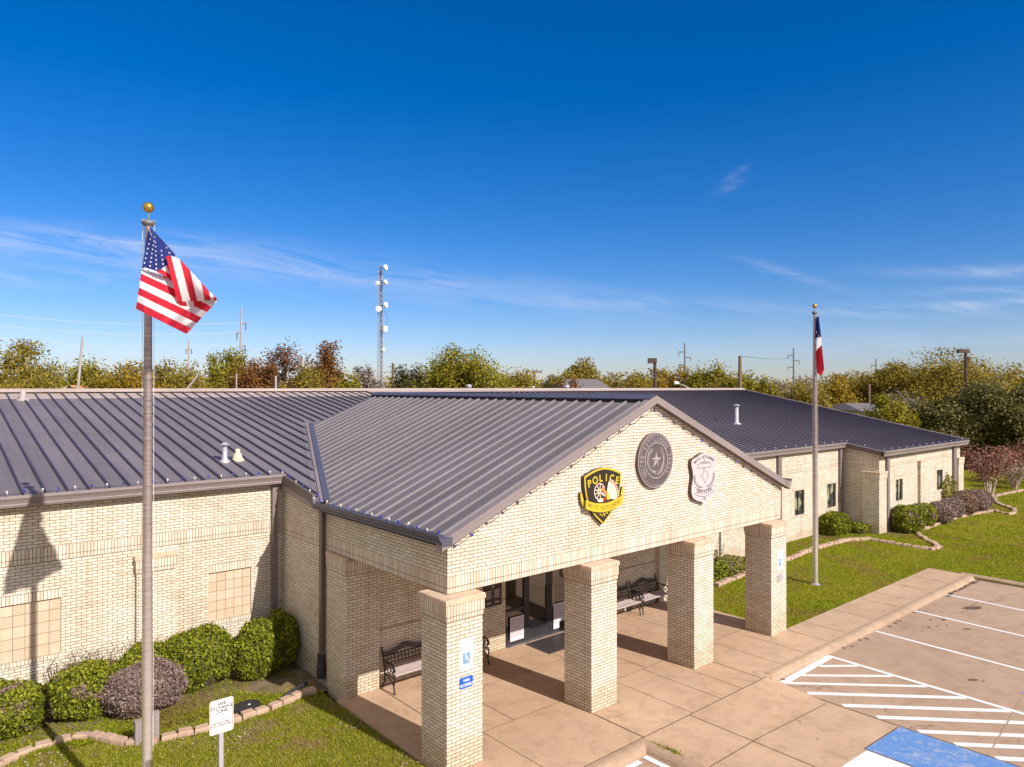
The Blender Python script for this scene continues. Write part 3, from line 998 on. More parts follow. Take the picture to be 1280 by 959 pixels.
mb.face([(GX0 + .4, GY + .4, 3.30), (GX1 - .4, GY + .4, 3.30), (GX1 - .4, 4.3, 3.30), (GX0 + .4, 4.3, 3.30)][::-1], 'soffit')
mb.build('porch_ceiling', BLD)
# vertical control joints in the gable
for x in (1.25, 4.10, 8.45, 11.25):
    mb = MB()
    mb.box(x - .006, x + .006, GY - .003, GY + .01, 3.47, rake_z(x) - .12, 'cap')
    mb.build('control_joint', BLD)

# entrance wall
YB = 4.16
mb = MB()
wall(mb, (.98, YB), (11.5, YB), -.05, 3.31, openings=[(4.86 - .98, 8.20 - .98, -.05, 2.75)])
for x, nx in ((4.86, 1), (8.20, -1)):
    mb.face([(x, YB, 0), (x, YB + .12, 0), (x, YB + .12, 2.75), (x, YB, 2.75)], 'brick')
mb.face([(4.86, YB, 2.75), (8.2, YB, 2.75), (8.2, YB + .12, 2.75), (4.86, YB + .12, 2.75)], 'brick')
# thin projecting course and base course
mb.box(.99, 4.85, YB - .015, YB, 1.30, 1.325, 'header', '+y')
mb.box(8.21, 11.24, YB - .015, YB, 1.30, 1.325, 'header', '+y')
mb.build('entrance_wall', BLD)


def rect_y(mb, x0, x1, z0, z1, y, mat):
    mb.face([(x0, y, z0), (x1, y, z0), (x1, y, z1), (x0, y, z1)], mat)


YD = YB + .08
mb = MB()
def fr(mb, x0, x1, z0, z1, d=.09, mat='frame', y=YD):
    mb.box(x0, x1, y - d / 2, y + d / 2, z0, z1, mat)
for x0, x1 in ((4.862, 4.92), (5.56, 5.65), (7.41, 7.50), (8.14, 8.198)):
    fr(mb, x0, x1, 0, 2.748)
for x0, x1 in ((4.92, 5.56), (5.65, 7.41), (7.50, 8.14)):
    fr(mb, x0, x1, 2.69, 2.748)
    fr(mb, x0, x1, 2.14, 2.22)
for x0, x1 in ((4.92, 5.56), (7.50, 8.14)):
    fr(mb, x0, x1, 0, .16); fr(mb, x0, x1, .90, .96)
ent = mb.build('storefront_frame', BLD)
for x0, x1 in ((4.92, 5.56), (7.50, 8.14)):
    g = MB(); g.box(x0, x1, YD - .006, YD + .006, .16, 2.69, 'glass'); g.build('sidelight_pane', ent)
g = MB(); g.box(5.65, 7.41, YD - .006, YD + .006, 2.22, 2.69, 'glass'); g.build('transom_pane', ent)
for x0, x1, hx in ((5.655, 6.525, 6.45), (6.535, 7.405, 6.61)):
    mb = MB()
    y = YD - .01
    fr(mb, x0, x0 + .11, .01, 2.135, .045, 'frame', y); fr(mb, x1 - .11, x1, .01, 2.135, .045, 'frame', y)
    fr(mb, x0 + .11, x1 - .11, .01, .26, .045, 'frame', y); fr(mb, x0 + .11, x1 - .11, 2.03, 2.135, .045, 'frame', y)
    d = mb.build('glass_door', BLD)
    g = MB(); g.box(x0 + .11, x1 - .11, y - .006, y + .006, .26, 2.03, 'glass'); g.build('door_pane', d)
    h = MB()
    h.tube([(hx, y - .02, .74), (hx, y - .075, .78), (hx, y - .075, 1.36), (hx, y - .02, 1.40)], .014, 'steel' if hx > 6.5 else 'black_iron', 10)
    h.build('pull_handle', d)
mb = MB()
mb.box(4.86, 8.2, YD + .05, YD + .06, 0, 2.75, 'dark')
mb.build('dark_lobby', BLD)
mb = MB(); mb.box(4.87, 8.19, YB - .10, YB + .03, .003, .02, 'steel'); mb.build('threshold', BLD)

# right wing walls with windows
W1 = (22.60, 23.46, 1.27, 2.37); W2 = (25.62, 26.50, 1.28, 2.40)
W3 = (29.06, 29.88, 1.46, 2.49); W4 = (34.31, 35.17, 1.50, 2.56)
mb = MB()
wall(mb, (GX1 - .1, YR1), (27.2, YR1), -.3, 4.10, openings=[(a - GX1 + .1, b - GX1 + .1, c, d) for a, b, c, d in (W1, W2)])
wall(mb, (27.2, YR1), (27.2, YR2), -.3, 3.80)
mb.face([(27.2, YR1, 3.8), (27.2, YR2, 3.8), (27.2, YR2, 3.95), (27.2, YR1, 4.26)], 'brick')
wall(mb, (27.2, YR2), (37.8, YR2), -.3, 3.86, openings=[(a - 27.2, b - 27.2, c, d) for a, b, c, d in (W3, W4)])
wall(mb, (37.8, YR2), (40.6, 19.9), -.3, 3.9)
mb.face([(37.8, YR2, 3.9), (40.6, 19.9, 3.9), (40.6, 19.9, 6.70)], 'brick')
for x0, x1, z0, z1, y in [(*W1, YR1), (*W2, YR1), (*W3, YR2), (*W4, YR2)]:
    yb = y + .14
    for a, b, c, d in (((x0, y, z0), (x0, y, z1), (x0, yb, z1), (x0, yb, z0)), ((x1, y, z0), (x1, yb, z0), (x1, yb, z1), (x1, y, z1)),
                       ((x0, y, z0), (x0, yb, z0), (x1, yb, z0), (x1, y, z0)), ((x0, y, z1), (x1, y, z1), (x1, yb, z1), (x0, yb, z1))):
        mb.face([a, b, c, d], 'brick')
    # soldier surround
    for (a, b, c, d, mt, vv) in ((x0 - .2, x1 + .2, z1, z1 + .2, 'soldier', .2032), (x0 - .2, x1 + .2, z0 - .1, z0, 'header', .1016)):
        mb.box(a, b, y - .012, y + .01, c, d, mt, '+y')
mb.build('wing_wall', BLD)
for x0, x1, z0, z1, y in [(*W1, YR1), (*W2, YR1), (*W3, YR2), (*W4, YR2)]:
    yb = y + .10
    mb = MB()
    for a, b, c, d in ((x0, x0 + .05, z0, z1), (x1 - .05, x1, z0, z1), (x0 + .05, x1 - .05, z0, z0 + .05), (x0 + .05, x1 - .05, z1 - .05, z1), ((x0 + x1) / 2 - .02, (x0 + x1) / 2 + .02, z0 + .05, z1 - .05)):
        mb.box(a, b, yb - .04, yb + .035, c, d, 'frame')
    wn = mb.build('window', BLD)
    mb = MB(); mb.box(x0 + .05, x1 - .05, yb + .004, yb + .014, z0 + .05, z1 - .05, 'blind_glass', '+y'); mb.build('pane', wn)

# back and left end walls (out of sight)
mb = MB()
mb.box(-14, 40.6, 35.8, 36.0, -.3, 4.0, 'brick')
mb.box(-14.0, -13.8, 7.75, 36.0, -.3, 4.3, 'brick')
mb.box(40.4, 40.6, 19.9, 36.0, -.3, 4.3, 'brick')
mb.build('rear_wall', BLD)

# --- main roof
KM = .172
def zm_(y):
    return 4.25 + KM * (y - 5.1)
RY, RX1 = 19.7, 41.55
RZ = zm_(RY)
def x_end(y):
    return 38.15 + (y - 3.5) * (RX1 - 38.15) / (RY - 3.5)
def y_valley_left(x):
    if x < .2: return 7.56
    if x < 3.42: return 5.1 + (x - .1) * 8.1 / 3.32
    return 13.25
def eave_y(x):
    if x <= .2: return 7.56
    if x < 12.3: return 5.33
    if x < 27.05: return 5.30
    return 3.52
mb = MB()
def slope_sheet(xa, xb, y0, skew=False):
    ye = RY
    a, b = (xa, y0), (x_end(y0) if skew else xb, y0)
    c, d = (x_end(ye) if skew else xb, ye), (xa, ye)
    top = [(*p, zm_(p[1])) for p in (a, b, c, d)]
    mb.face(top, 'roof')
    mb.face([(x, y, z - .06) for x, y, z in top][::-1], 'trim_dark')
    mb.face([(a[0], a[1], zm_(y0) - .06), (b[0], b[1], zm_(y0) - .06), (b[0], b[1], zm_(y0)), (a[0], a[1], zm_(y0))], 'roof')
    return top
slope_sheet(-14.3, .2, 7.56)
slope_sheet(.2, 12.3, 5.33)
slope_sheet(12.3, 27.05, 5.30)
t = slope_sheet(27.05, 38.15, 3.52, True)
mb.face([t[1], t[2], (t[2][0], t[2][1], t[2][2] - .06), (t[1][0], t[1][1], t[1][2] - .06)], 'trim')
for x, ya, yb in ((.2, 5.33, 7.56), (27.05, 3.52, 5.30)):
    mb.face([(x, ya, zm_(ya) - .06), (x, yb, zm_(yb) - .06), (x, yb, zm_(yb)), (x, ya, zm_(ya))], 'trim_dark')
# rear slope
mb.face([(-14.3, RY, RZ), (RX1, RY, RZ), (RX1 - 1, 36.3, 3.98), (-14.3, 36.3, 3.98)], 'roof')
# standing seams
k = 0
x = -5.485 - .405 * 21
while x < 41.4:
    y0 = eave_y(x)
    if .2 < x < 12.3:
        y0 = y_valley_left(x) + .28 if x < 6.2 else max(13.3, 5.3)
    # right end
    ytop = RY - .06
    if x > 38.15:
        y0 = max(y0, 3.5 + (x - 38.15) * (RY - 3.5) / (RX1 - 38.15) + .1)
    if ytop - y0 > .3:
        wd, hh = .019, (.055 if x < 9 else .041)
        p0, p1 = (y0 + .01, zm_(y0 + .01)), (ytop, zm_(ytop))
        for side in (-1, 1):
            xx = x + side * wd
            q = [(xx, p0[0], p0[1] - .005), (xx, p1[0], p1[1] - .005), (xx, p1[0], p1[1] + hh), (xx, p0[0], p0[1] + hh)]
            mb.face(q if side > 0 else q[::-1], 'seam')
        mb.face([(x - wd, p0[0], p0[1] + hh), (x + wd, p0[0], p0[1] + hh), (x + wd, p1[0], p1[1] + hh), (x - wd, p1[0], p1[1] + hh)], 'seam')
        mb.face([(x - wd, p0[0], p0[1]), (x + wd, p0[0], p0[1]), (x + wd, p0[0], p0[1] + hh), (x - wd, p0[0], p0[1] + hh)], 'seam')
    x += .4055
roof = mb.build('main_roof', BLD)
# ridge: pale tan cap and flashing apron
mb = MB()
ya = RY - 1.15
mb.face([(-14.3, ya, zm_(ya) + .014), (9.2, ya, zm_(ya) + .014), (9.2, RY - .25, zm_(RY - .25) + .014), (-14.3, RY - .25, zm_(RY - .25) + .014)], 'ridge_tan')
mb.face([(-14.3, ya, zm_(ya)), (9.2, ya, zm_(ya)), (9.2, ya, zm_(ya) + .014), (-14.3, ya, zm_(ya) + .014)], 'ridge_tan')
mb.face([(9.2, ya + .5, zm_(ya + .5) + .062), (RX1 - .1, ya + .75, zm_(ya + .75) + .062), (RX1, RY - .2, zm_(RY - .2) + .062), (9.2, RY - .25, zm_(RY - .25) + .062)], 'ridge_tan')
mb.prism([(RY - .28, zm_(RY - .28) + .068), (RY - .05, RZ + .14), (RY + .05, RZ + .14), (RY + .28, zm_(RY - .28) + .068)], 'x', -14.3, RX1, 'ridge_tan')
mb.build('ridge_cap', roof)
# rake trim at the right end
mb = MB()
a, b = Vector((x_end(3.45), 3.45, zm_(3.45))), Vector((x_end(RY), RY, zm_(RY)))
dx = Vector((.09, 0, 0))
mb.face([a, a + dx, b + dx, b], 'trim')
for (o, z0, z1) in ((dx, -.16, .07), (-dx * .3, 0, .07)):
    mb.face([a + o + Vector((0, 0, z0)), b + o + Vector((0, 0, z0)), b + o + Vector((0, 0, z1)), a + o + Vector((0, 0, z1))], 'trim')
mb.face([a + dx + Vector((0, 0, .07)), b + dx + Vector((0, 0, .07)), b - dx * .3 + Vector((0, 0, .07)), a - dx * .3 + Vector((0, 0, .07))], 'ridge_tan')
mb.build('rake_trim', roof)

# --- porch roof (ribbed panels)
PK = .417
def zp(x):
    return 6.68 - PK * abs(x - GXA)
def x_valley(y):
    if y < 5.1: return -.02
    if y < 13.2: return .10 + (y - 5.1) * 3.32 / 8.1
    return 3.42
mb = MB()
PX0, PX1 = -.02, 12.32
per = .4125
cut = [0, .145, .165, .215, .255]     # rib start, rise, top, fall
y = .15
prof = []
yy = y
while yy < 13.12:
    for dy, h in ((0, 0), (.26, 0), (.295, .042), (.345, .042), (.38, 0)):
        if yy + dy < 13.15:
            prof.append((yy + dy, h))
    yy += per
prof.append((13.2, 0))
for side in (-1, 1):
    for (y0, h0), (y1, h1) in zip(prof[:-1], prof[1:]):
        if side < 0:
            xa, xb = x_valley(y0), x_valley(y1)
        else:
            xa, xb = 2 * GXA - x_valley(y0), 2 * GXA - x_valley(y1)
        q = [(xa, y0, zp(xa) + h0), (xb, y1, zp(xb) + h1), (GXA, y1, zp(GXA) + h1), (GXA, y0, zp(GXA) + h0)]
        mb.face(q if side > 0 else q[::-1], 'roof_porch', [(c[1], c[0]) for c in (q if side > 0 else q[::-1])])
# underside
mb.face([(PX0, .15, zp(PX0) - .05), (GXA, .15, zp(GXA) - .05), (GXA, 5.1, zp(GXA) - .05), (PX0, 5.1, zp(PX0) - .05)], 'trim_dark')
mb.face([(GXA, .15, zp(GXA) - .05), (PX1, .15, zp(PX1) - .05), (PX1, 5.1, zp(PX1) - .05), (GXA, 5.1, zp(GXA) - .05)], 'trim_dark')
# rear gable of the porch roof
mb.face([(3.42, 13.2, zm_(13.2) - .1), (2 * GXA - 3.42, 13.2, zm_(13.2) - .1), (2 * GXA - 3.42, 13.2, zp(3.42)), (GXA, 13.2, zp(GXA)), (3.42, 13.2, zp(3.42))], 'trim')
proof = mb.build('porch_roof', BLD)
mb = MB()
for s in (-1, 1):
    q = [(GXA, .13, 6.775), (GXA, 13.25, 6.775), (GXA + s * .24, 13.25, 6.775 - .24 * PK), (GXA + s * .24, .13, 6.775 - .24 * PK)]
    mb.face(q if s > 0 else q[::-1], 'ridge_dark')
    mb.face([(GXA + s * .24, .13, 6.675 - .02), (GXA + s * .24, 13.25, 6.675 - .02), (GXA + s * .24, 13.25, 6.675), (GXA + s * .24, .13, 6.675)], 'ridge_dark')
mb.build('ridge_cap', proof)
# rib closures: dark gaps below the cap
yy = .15
while yy < 13.0:
    mb = MB()
    mb.box(GXA - .235, GXA - .215, yy + .01, yy + .25, zp(GXA - .225) - .03, 6.67, 'dark', '+x')
    mb.build('ridge_closure', proof)
    yy += per
# rake fascia on the gable
mb = MB()
for s in (-1, 1):
    xe = GXA + s * (GXA - PX0) if s < 0 else PX1
    z_e, z_a = zp(xe), zp(GXA)
    outer = [(xe, z_e + .055), (GXA, z_a + .075), (GXA, z_a - .11), (xe, z_e - .13)]
    mb.face([(x, .13, z) for x, z in (outer if s < 0 else outer[::-1])], 'trim')
    mb.face([(xe, .13, z_e + .055), (xe, .30, z_e + .055), (GXA, .30, z_a + .075), (GXA, .13, z_a + .075)], 'trim')
    mb.face([(xe, .30, z_e + .055), (xe, .30, z_e), (GXA, .30, z_a), (GXA, .30, z_a + .075)], 'trim')
    mb.face([(xe, .13, z_e - .13), (xe, GY, z_e - .13), (GXA, GY, z_a - .11), (GXA, .13, z_a - .11)], 'trim_dark')
    # lower bead
    mb.face([(xe, .112, z_e - .02), (GXA, .112, z_a), (GXA, .112, z_a - .11), (xe, .112, z_e - .13)], 'trim')
    mb.face([(xe, .112, z_e - .02), (xe, .13, z_e - .02), (GXA, .13, z_a), (GXA, .112, z_a)], 'trim')
    mb.face([(xe, .112, z_e - .13), (GXA, .112, z_a - .11), (GXA, .13, z_a - .11), (xe, .13, z_e - .13)], 'trim')
    mb.face([(xe, .112, z_e - .13), (xe, .30, z_e - .13), (xe, .30, z_e + .055), (xe, .112, z_e + .055)], 'trim')
mb.build('rake_fascia', proof)
# valley flashing
mb = MB()
p0, p1 = Vector((.06, 5.05, 4.262)), Vector((3.44, 13.22, zm_(13.2) + .03))
dv = (p1 - p0).normalized()
for k_, (o0, o1, lift, mt) in enumerate(((-.24, -.07, .012, 'roof'), (-.07, .03, .035, 'trim'), (.03, .19, .06, 'ridge_dark'))):
    a0, a1 = Vector((o0, -o0 * .0, 0)), Vector((o1, 0, 0))
    za = lambda p, o: Vector((p.x + o, p.y, max(zm_(p.y), zp(p.x + o)) + lift))
    mb.face([za(p0, o0), za(p0, o1), za(p1, o1), za(p1, o0)], mt)
mb.build('valley_flashing', proof)


def gutter_x(x0, x1, y, z, name='gutter', h=.25):
    mb = MB()
    pf = [(y + .16, z - h), (y + .03, z - h), (y + .01, z - h + .05), (y + .03, z - h + .07), (y + .0, z - h * .45), (y - .035, z - .06), (y - .035, z), (y - .015, z), (y, z - .03), (y + .16, z - .03)]
    mb.prism(pf, 'x', x0, x1, 'trim')
    return mb.build(name, BLD)


gutter_x(-14.3, .24, 7.46, 4.70)
gutter_x(12.3, 27.08, 5.20, 4.31)
gutter_x(27.02, 38.2, 3.42, 4.00)
mb = MB()
pf = [(.20, 4.07), (.02, 4.07), (-.03, 4.09), (-.03, 4.13), (-.07, 4.17), (-.10, 4.25), (-.10, 4.275), (-.08, 4.275), (-.06, 4.22), (.20, 4.22)]
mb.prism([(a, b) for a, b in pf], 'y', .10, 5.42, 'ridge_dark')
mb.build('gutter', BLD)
mb = MB()
pf = [(2 * GXA - a, b) for a, b in pf]
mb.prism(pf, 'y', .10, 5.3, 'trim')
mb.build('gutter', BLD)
# fascia of the stepped eave
mb = MB()
mb.face([(.10, 5.30, zm_(5.30) - .2), (.10, 7.6, zm_(7.6) - .24), (.10, 7.6, zm_(7.6) + .005), (.10, 5.30, zm_(5.30) + .005)], 'trim_dark')
mb.face([(.10, 5.30, zm_(5.30) - .2), (.22, 5.30, zm_(5.30) - .2), (.22, 7.6, zm_(7.6) - .24), (.10, 7.6, zm_(7.6) - .24)], 'trim_dark')
mb.face([(.10, 5.30, zm_(5.30) + .004), (.10, 7.58, zm_(7.58) + .004), (.21, 7.58, zm_(7.58) + .004), (.21, 5.30, zm_(5.30) + .004)], 'roof')
mb.face([(.13, 5.3, zm_(5.3) - .33), (.13, 7.7, zm_(7.6) - .38), (.13, 7.7, zm_(7.6) - .24), (.13, 5.3, zm_(5.3) - .2)], 'trim')
mb.build('stepped_eave_fascia', BLD)
mb = MB()
mb.face([(27.02, 3.5, zm_(3.5) - .2), (27.02, 5.4, zm_(5.4) - .2), (27.02, 5.4, zm_(5.4) + .004), (27.02, 3.5, zm_(3.5) + .004)], 'trim_dark')
mb.face([(27.02, 3.5, zm_(3.5) - .2), (27.2, 3.5, zm_(3.5) - .2), (27.2, 5.4, zm_(5.4) - .2), (27.02, 5.4, zm_(5.4) - .2)], 'trim_dark')
mb.build('stepped_eave_fascia', BLD)


def downspout(x, y, ztop, zbot, face='y', wd=.13, boot=False):
    mb = MB()
    mt = 'trim_dark' if boot else 'downspout'  # booted pipe darker than the others: its shade is put into the colour
    if face == 'y':
        mb.box(x, x + wd, y - .11, y - .012, zbot, ztop, mt)
    else:
        mb.box(y - .11, y - .012, x, x + wd, zbot, ztop, mt)
    ob = mb.build('downspout', BLD)
    if boot:
        b = MB()
        b.lathe((y - .07, x + wd / 2, zbot), [(0.0, .55), (.10, .55), (.10, .30), (.12, .28), (.12, 0), (0, 0)], 'blackplastic', 14)
        b.build('drain_boot', ob)
    return ob


downspout(-.085, YL, 4.46, -.1)
downspout(5.22, .22, 4.10, .1, 'x', .14, True)
downspout(21.05, YR1, 4.07, 0, wd=.28)
downspout(27.02 - .28, YR1, 4.07, .1, wd=.30)
downspout(27.85, YR2, 3.78, .1, wd=.26)
downspout(36.55, YR2, 3.78, .1, wd=.42)
mb = MB(); mb.box(24.75, 24.92, YR1 - .03, YR1, .42, .56, 'brown_metal', '+y'); mb.build('wall_vent', BLD)
# deadload: small box on the right of column 3 wall
# roof vents
def vent_pipe(x, y, h, r, cap=False, boot=False, mat='galv'):
    mb = MB()
    z = zm_(y)
    pr = [(r * 2.2, -.03), (r * 2.2, .03), (r * 1.25, .06), (r * 1.15, .10)]
    if boot:
        pr = [(r * 2.6, -.03), (r * 2.6, .02), (r * 1.9, .05), (r * 1.55, h * .55), (r, h * .6)]
    pr += [(r, h * .62 if boot else .11), (r, h), (r * .75, h), (r * .75, h - .08), (0, h - .08)]
    mb.lathe((x, y, z), pr, mat, 18)
    ob = mb.build('vent_pipe', BLD, True)
    if cap:
        c = MB()
        c.lathe((x, y, z + h), [(0, .10), (r * .7, .085), (r * 1.9, .03), (r * 1.9, .015), (0, .02)], mat, 18)
        for s in (-1, 1):
            c.box(x + s * r * .7 - .008, x + s * r * .7 + .008, y - .01, y + .01, z + h - .02, z + h + .04, mat)
        c.build('vent_cap', ob)
vent_pipe(-.79, 9.16, .43, .065, True)
vent_pipe(-.42, 9.24, .30, .068, False, True, 'pvc')
vent_pipe(-4.30, 18.3, .36, .085, False, False, 'pale_pole')
vent_pipe(25.1, 9.9, .92, .10, True)
for px, py, r, h in ((586, 487, .13, .30), (708, 488.5, .17, .25), (666, 489, .10, .15)):
    q = at_plane(px, py, 'y', 21.2)
    mb = MB()
    mb.lathe((q[0], 21.2, 6.45), [(r * .8, 0), (r * .8, .45), (r * 1.2, .46), (r * 1.2, .46 + h * .55), (r * 1.1, .46 + h * .6), (0, .48 + h * .62)], 'galv', 18)
    mb.build('ridge_vent_cap', BLD, True)


# ------------------------------------------------------------------ emblems on the gable
EY = GY - .002
def emblem_xf(y, cx=0, cz=0):
    return lambda u, v, k=0: (cx + u, y - k, cz + v)


def slab(name, poly2, y0, y1, mat, parent, side=None):
    mb = MB()
    mb.prism(poly2, 'y', y1, y0, mat, side)
    return mb.build(name, parent)


def smooth_poly(pts, it=2):
    for _ in range(it):
        out = []
        for i in range(len(pts)):
            p, q = pts[i], pts[(i + 1) % len(pts)]
            out += [(p[0] * .75 + q[0] * .25, p[1] * .75 + q[1] * .25), (p[0] * .25 + q[0] * .75, p[1] * .25 + q[1] * .75)]
        pts = out
    return pts


def shrink(pts, k, c):
    return [(c[0] + (x - c[0]) * k, c[1] + (z - c[1]) * k) for x, z in pts]


# police shield
SH = thing('police_shield_sign', (4.33, GY, 4.55), 'black and yellow shield emblem reading POLICE on the brick gable', 'sign')
cx = 4.33
out = []
for k in range(13):
    t = -1 + k / 6
    out.append((cx + t * .60, 5.175 - .155 * abs(t) ** 1.8))
out += [(cx + .585, 4.80), (cx + .54, 4.58), (cx + .44, 4.36), (cx + .26, 4.14), (cx, 3.93), (cx - .26, 4.14), (cx - .44, 4.36), (cx - .54, 4.58), (cx - .585, 4.80)]
slab('backplate', out, GY - .10, GY, 'police_yellow', SH, 'police_black')
inn = shrink(out, .93, (cx, 4.60))
slab('field', inn, GY - .108, GY - .101, 'police_black', SH)
mb = MB()
for i, ch in enumerate('POLICE'):
    t = -1 + 2 * (i + .5) / 6
    x = cx + t * .52
    z = 4.885 - .13 * abs(t) ** 1.8
    a = -.27 * t
    xf = lambda u, v, k=0, x=x, z=z, a=a: (x + u * math.cos(a) - v * math.sin(a), GY - .112 - k, z + u * math.sin(a) + v * math.cos(a))
    text_to(mb, ch, .22, xf, 'police_yellow', 1.0, .007)
for i, ch in enumerate('TEXAS'):
    hsz = .19 - .035 * (abs(i - 2) * .8)
    text_to(mb, ch, hsz, lambda u, v, k=0, i=i: (cx + (i - 2) * .10 + u, GY - .112 - k, 4.155 - (.05 if i == 2 else .01 if i in (1, 3) else -.03) + v), 'police_yellow', .8, .004)
mb.build('lettering', SH)
# ribbon
def ribbon_z(t):
    return 4.30 + .13 * t * t
rp = [(cx + t * .60, ribbon_z(t) + .10) for t in np.linspace(-1, 1, 15)] + [(cx + t * .60, ribbon_z(t) - .09) for t in np.linspace(1, -1, 15)]
rb = slab('ribbon', rp, GY - .150, GY - .115, 'police_yellow', SH, 'olive_ink')
for s in (-1, 1):
    mb = MB()
    mb.prism([(cx + s * .56, 4.40), (cx + s * .66, 4.70), (cx + s * .70, 4.68), (cx + s * .68, 4.50), (cx + s * .60, 4.36)], 'y', GY - .08, GY - .03, 'police_yellow', 'police_black')
    mb.build('ribbon_tail', SH)
mb = MB()
s_ = 'WHITE SETTLEMENT'
for i, ch in enumerate(s_):
    t = -1 + 2 * (i + .5) / len(s_)
    if ch == ' ': continue
    x = cx + t * .55
    a = math.atan2(.26 * t, .60)
    xf = lambda u, v, k=0, x=x, z=ribbon_z(t) - .045, a=a: (x + u * math.cos(a) - v * math.sin(a), GY - .153 - k, z + u * math.sin(a) + v * math.cos(a))
    text_to(mb, ch, .13, xf, 'olive_ink', .62, .0025)
mb.build('ribbon_lettering', rb)
# wagon wheel
mb = MB()
wx, wz, wr = 4.20, 4.665, .185
for k in range(40):
    t0, t1 = math.radians(-20 + k * 6.9), math.radians(-20 + (k + 1) * 6.9)
    q = [(wx + r * math.cos(t) * .95, GY - .113, wz + r * math.sin(t)) for r, t in ((wr, t0), (wr, t1), (wr - .025, t1), (wr - .025, t0))]
    mb.face(q, 'pink')
for k in range(9):
    t = k * math.pi / 4.5
    a = Vector((wx, GY - .113, wz)); b = a + Vector((math.cos(t), 0, math.sin(t))) * (wr - .02)
    s = Vector((-math.sin(t), 0, math.cos(t))) * .010
    mb.face([a - s, b - s, b + s, a + s], 'cream')
mb.build('wagon_wheel', SH)
# feathered headdress
mb = MB()
y_ = GY - .116
def fan(c, a0, a1, r0, r1, nf, mat, tip, yy):
    for k in range(nf):
        t0 = math.radians(a0 + (a1 - a0) * k / nf); t1 = math.radians(a0 + (a1 - a0) * (k + .82) / nf); tm = (t0 + t1) / 2
        P = lambda r, t: (c[0] + r * math.cos(t), yy, c[1] + r * math.sin(t))
        mb.face([P(r0, t0), P(r1, t0), P(r1 + .01, tm), P(r1, t1), P(r0, t1)], mat)
        if tip:
            mb.face([(*P(r1 + .012, t0)[:1], yy - .001, P(r1 + .012, t0)[2]), (P(r1 + .075, tm)[0], yy - .001, P(r1 + .075, tm)[2]), (P(r1 + .012, t1)[0], yy - .001, P(r1 + .012, t1)[2])], tip)
fan((4.40, 4.50), 76, -12, .09, .365, 12, 'cream', 'red', y_)
fan((4.40, 4.50), 72, -16, .30, .385, 12, 'pink', 'cream', y_ + .001)
# red / yellow brow bands
def arcband(c, r0, r1, a0, a1, mat, yy):
    nseg = 14
    for k in range(nseg):
        t0, t1 = math.radians(a0 + (a1 - a0) * k / nseg), math.radians(a0 + (a1 - a0) * (k + 1) / nseg)
        mb.face([(c[0] + r * math.cos(t), yy, c[1] + r * math.sin(t)) for r, t in ((r0, t0), (r1, t0), (r1, t1), (r0, t1))], mat)
arcband((4.17, 4.44), .245, .275, 10, 72, 'red', y_ - .003)
arcband((4.17, 4.44), .275, .305, 10, 72, 'police_yellow', y_ - .003)
arcband((4.17, 4.44), .305, .325, 10, 72, 'red', y_ - .003)
arcband((4.17, 4.44), .205, .245, 25, 62, 'signblue', y_ - .003)
for k in range(4):
    arcband((4.17, 4.44), .207, .243, 28 + k * 9, 32 + k * 9, 'cream', y_ - .005)
mb.face([(4.47 + .055 * math.cos(t), y_ - .004, 4.52 + .07 * math.sin(t)) for t in np.linspace(0, 2 * math.pi, 16)[:-1]], 'police_yellow')
mb.face([(4.24 + .11 * math.cos(t), y_ - .004, 4.47 + .04 * math.sin(t)) for t in np.linspace(0, 2 * math.pi, 16)[:-1]], 'cream')
mb.face([(4.34 + .05 * math.cos(t), y_ - .005, 4.475 + .035 * math.sin(t)) for t in np.linspace(0, 2 * math.pi, 16)[:-1]], 'red')
mb.build('headdress', SH)

# round city seal
SE = thing('city_seal', (6.19, GY, 5.21), 'round pewter grey seal with a raised star below the gable peak', 'sign')
sx, sz = 6.19, 5.215
circ = lambda r, n=56: [(sx + r * math.cos(2 * math.pi * k / n), sz + r * math.sin(2 * math.pi * k / n)) for k in range(n)]
slab('disc', circ(.655), GY - .09, GY, 'seal_light', SE, 'trim_dark')
slab('outer_field', circ(.625), GY - .096, GY - .091, 'seal_grey', SE)
def ringm(mb, r0, r1, y, mat, n=56):
    for k in range(n):
        t0, t1 = 2 * math.pi * k / n, 2 * math.pi * (k + 1) / n
        mb.face([(sx + r * math.cos(t), y, sz + r * math.sin(t)) for r, t in ((r0, t0), (r1, t0), (r1, t1), (r0, t1))], mat)
mb = MB()
ringm(mb, .405, .435, GY - .105, 'seal_light'); mb.build('relief_ring', SE); mb = MB(); ringm(mb, .585, .60, GY - .102, 'seal_light')
mb.build('relief_ring', SE)
def star_pts(cx_, cz_, r, ri=.39, rot=0):
    return [(cx_ + (r if k % 2 == 0 else r * ri) * math.sin(math.pi * k / 5 + rot), cz_ + (r if k % 2 == 0 else r * ri) * math.cos(math.pi * k / 5 + rot)) for k in range(10)]
def star_faces(mb, c, r, y, mat, relief=0.0, rot=0):
    p = star_pts(c[0], c[1], r, .39, rot)
    for k in range(10):
        a, b = p[k], p[(k + 1) % 10]
        mb.face([(c[0], y - relief, c[1]), (a[0], y, a[1]), (b[0], y, b[1])], mat)
mb = MB()
star_faces(mb, (sx, sz), .20, GY - .10, 'seal_light', .05)
mb.build('star', SE)
mb = MB()
for i in range(5):
    a = math.radians(-90 + (i - 2) * 15)
    star_faces(mb, (sx + .515 * math.cos(a), sz + .515 * math.sin(a)), .026, GY - .099, 'seal_light', .01)
txt = 'WHITE SETTLEMENT TEXAS'
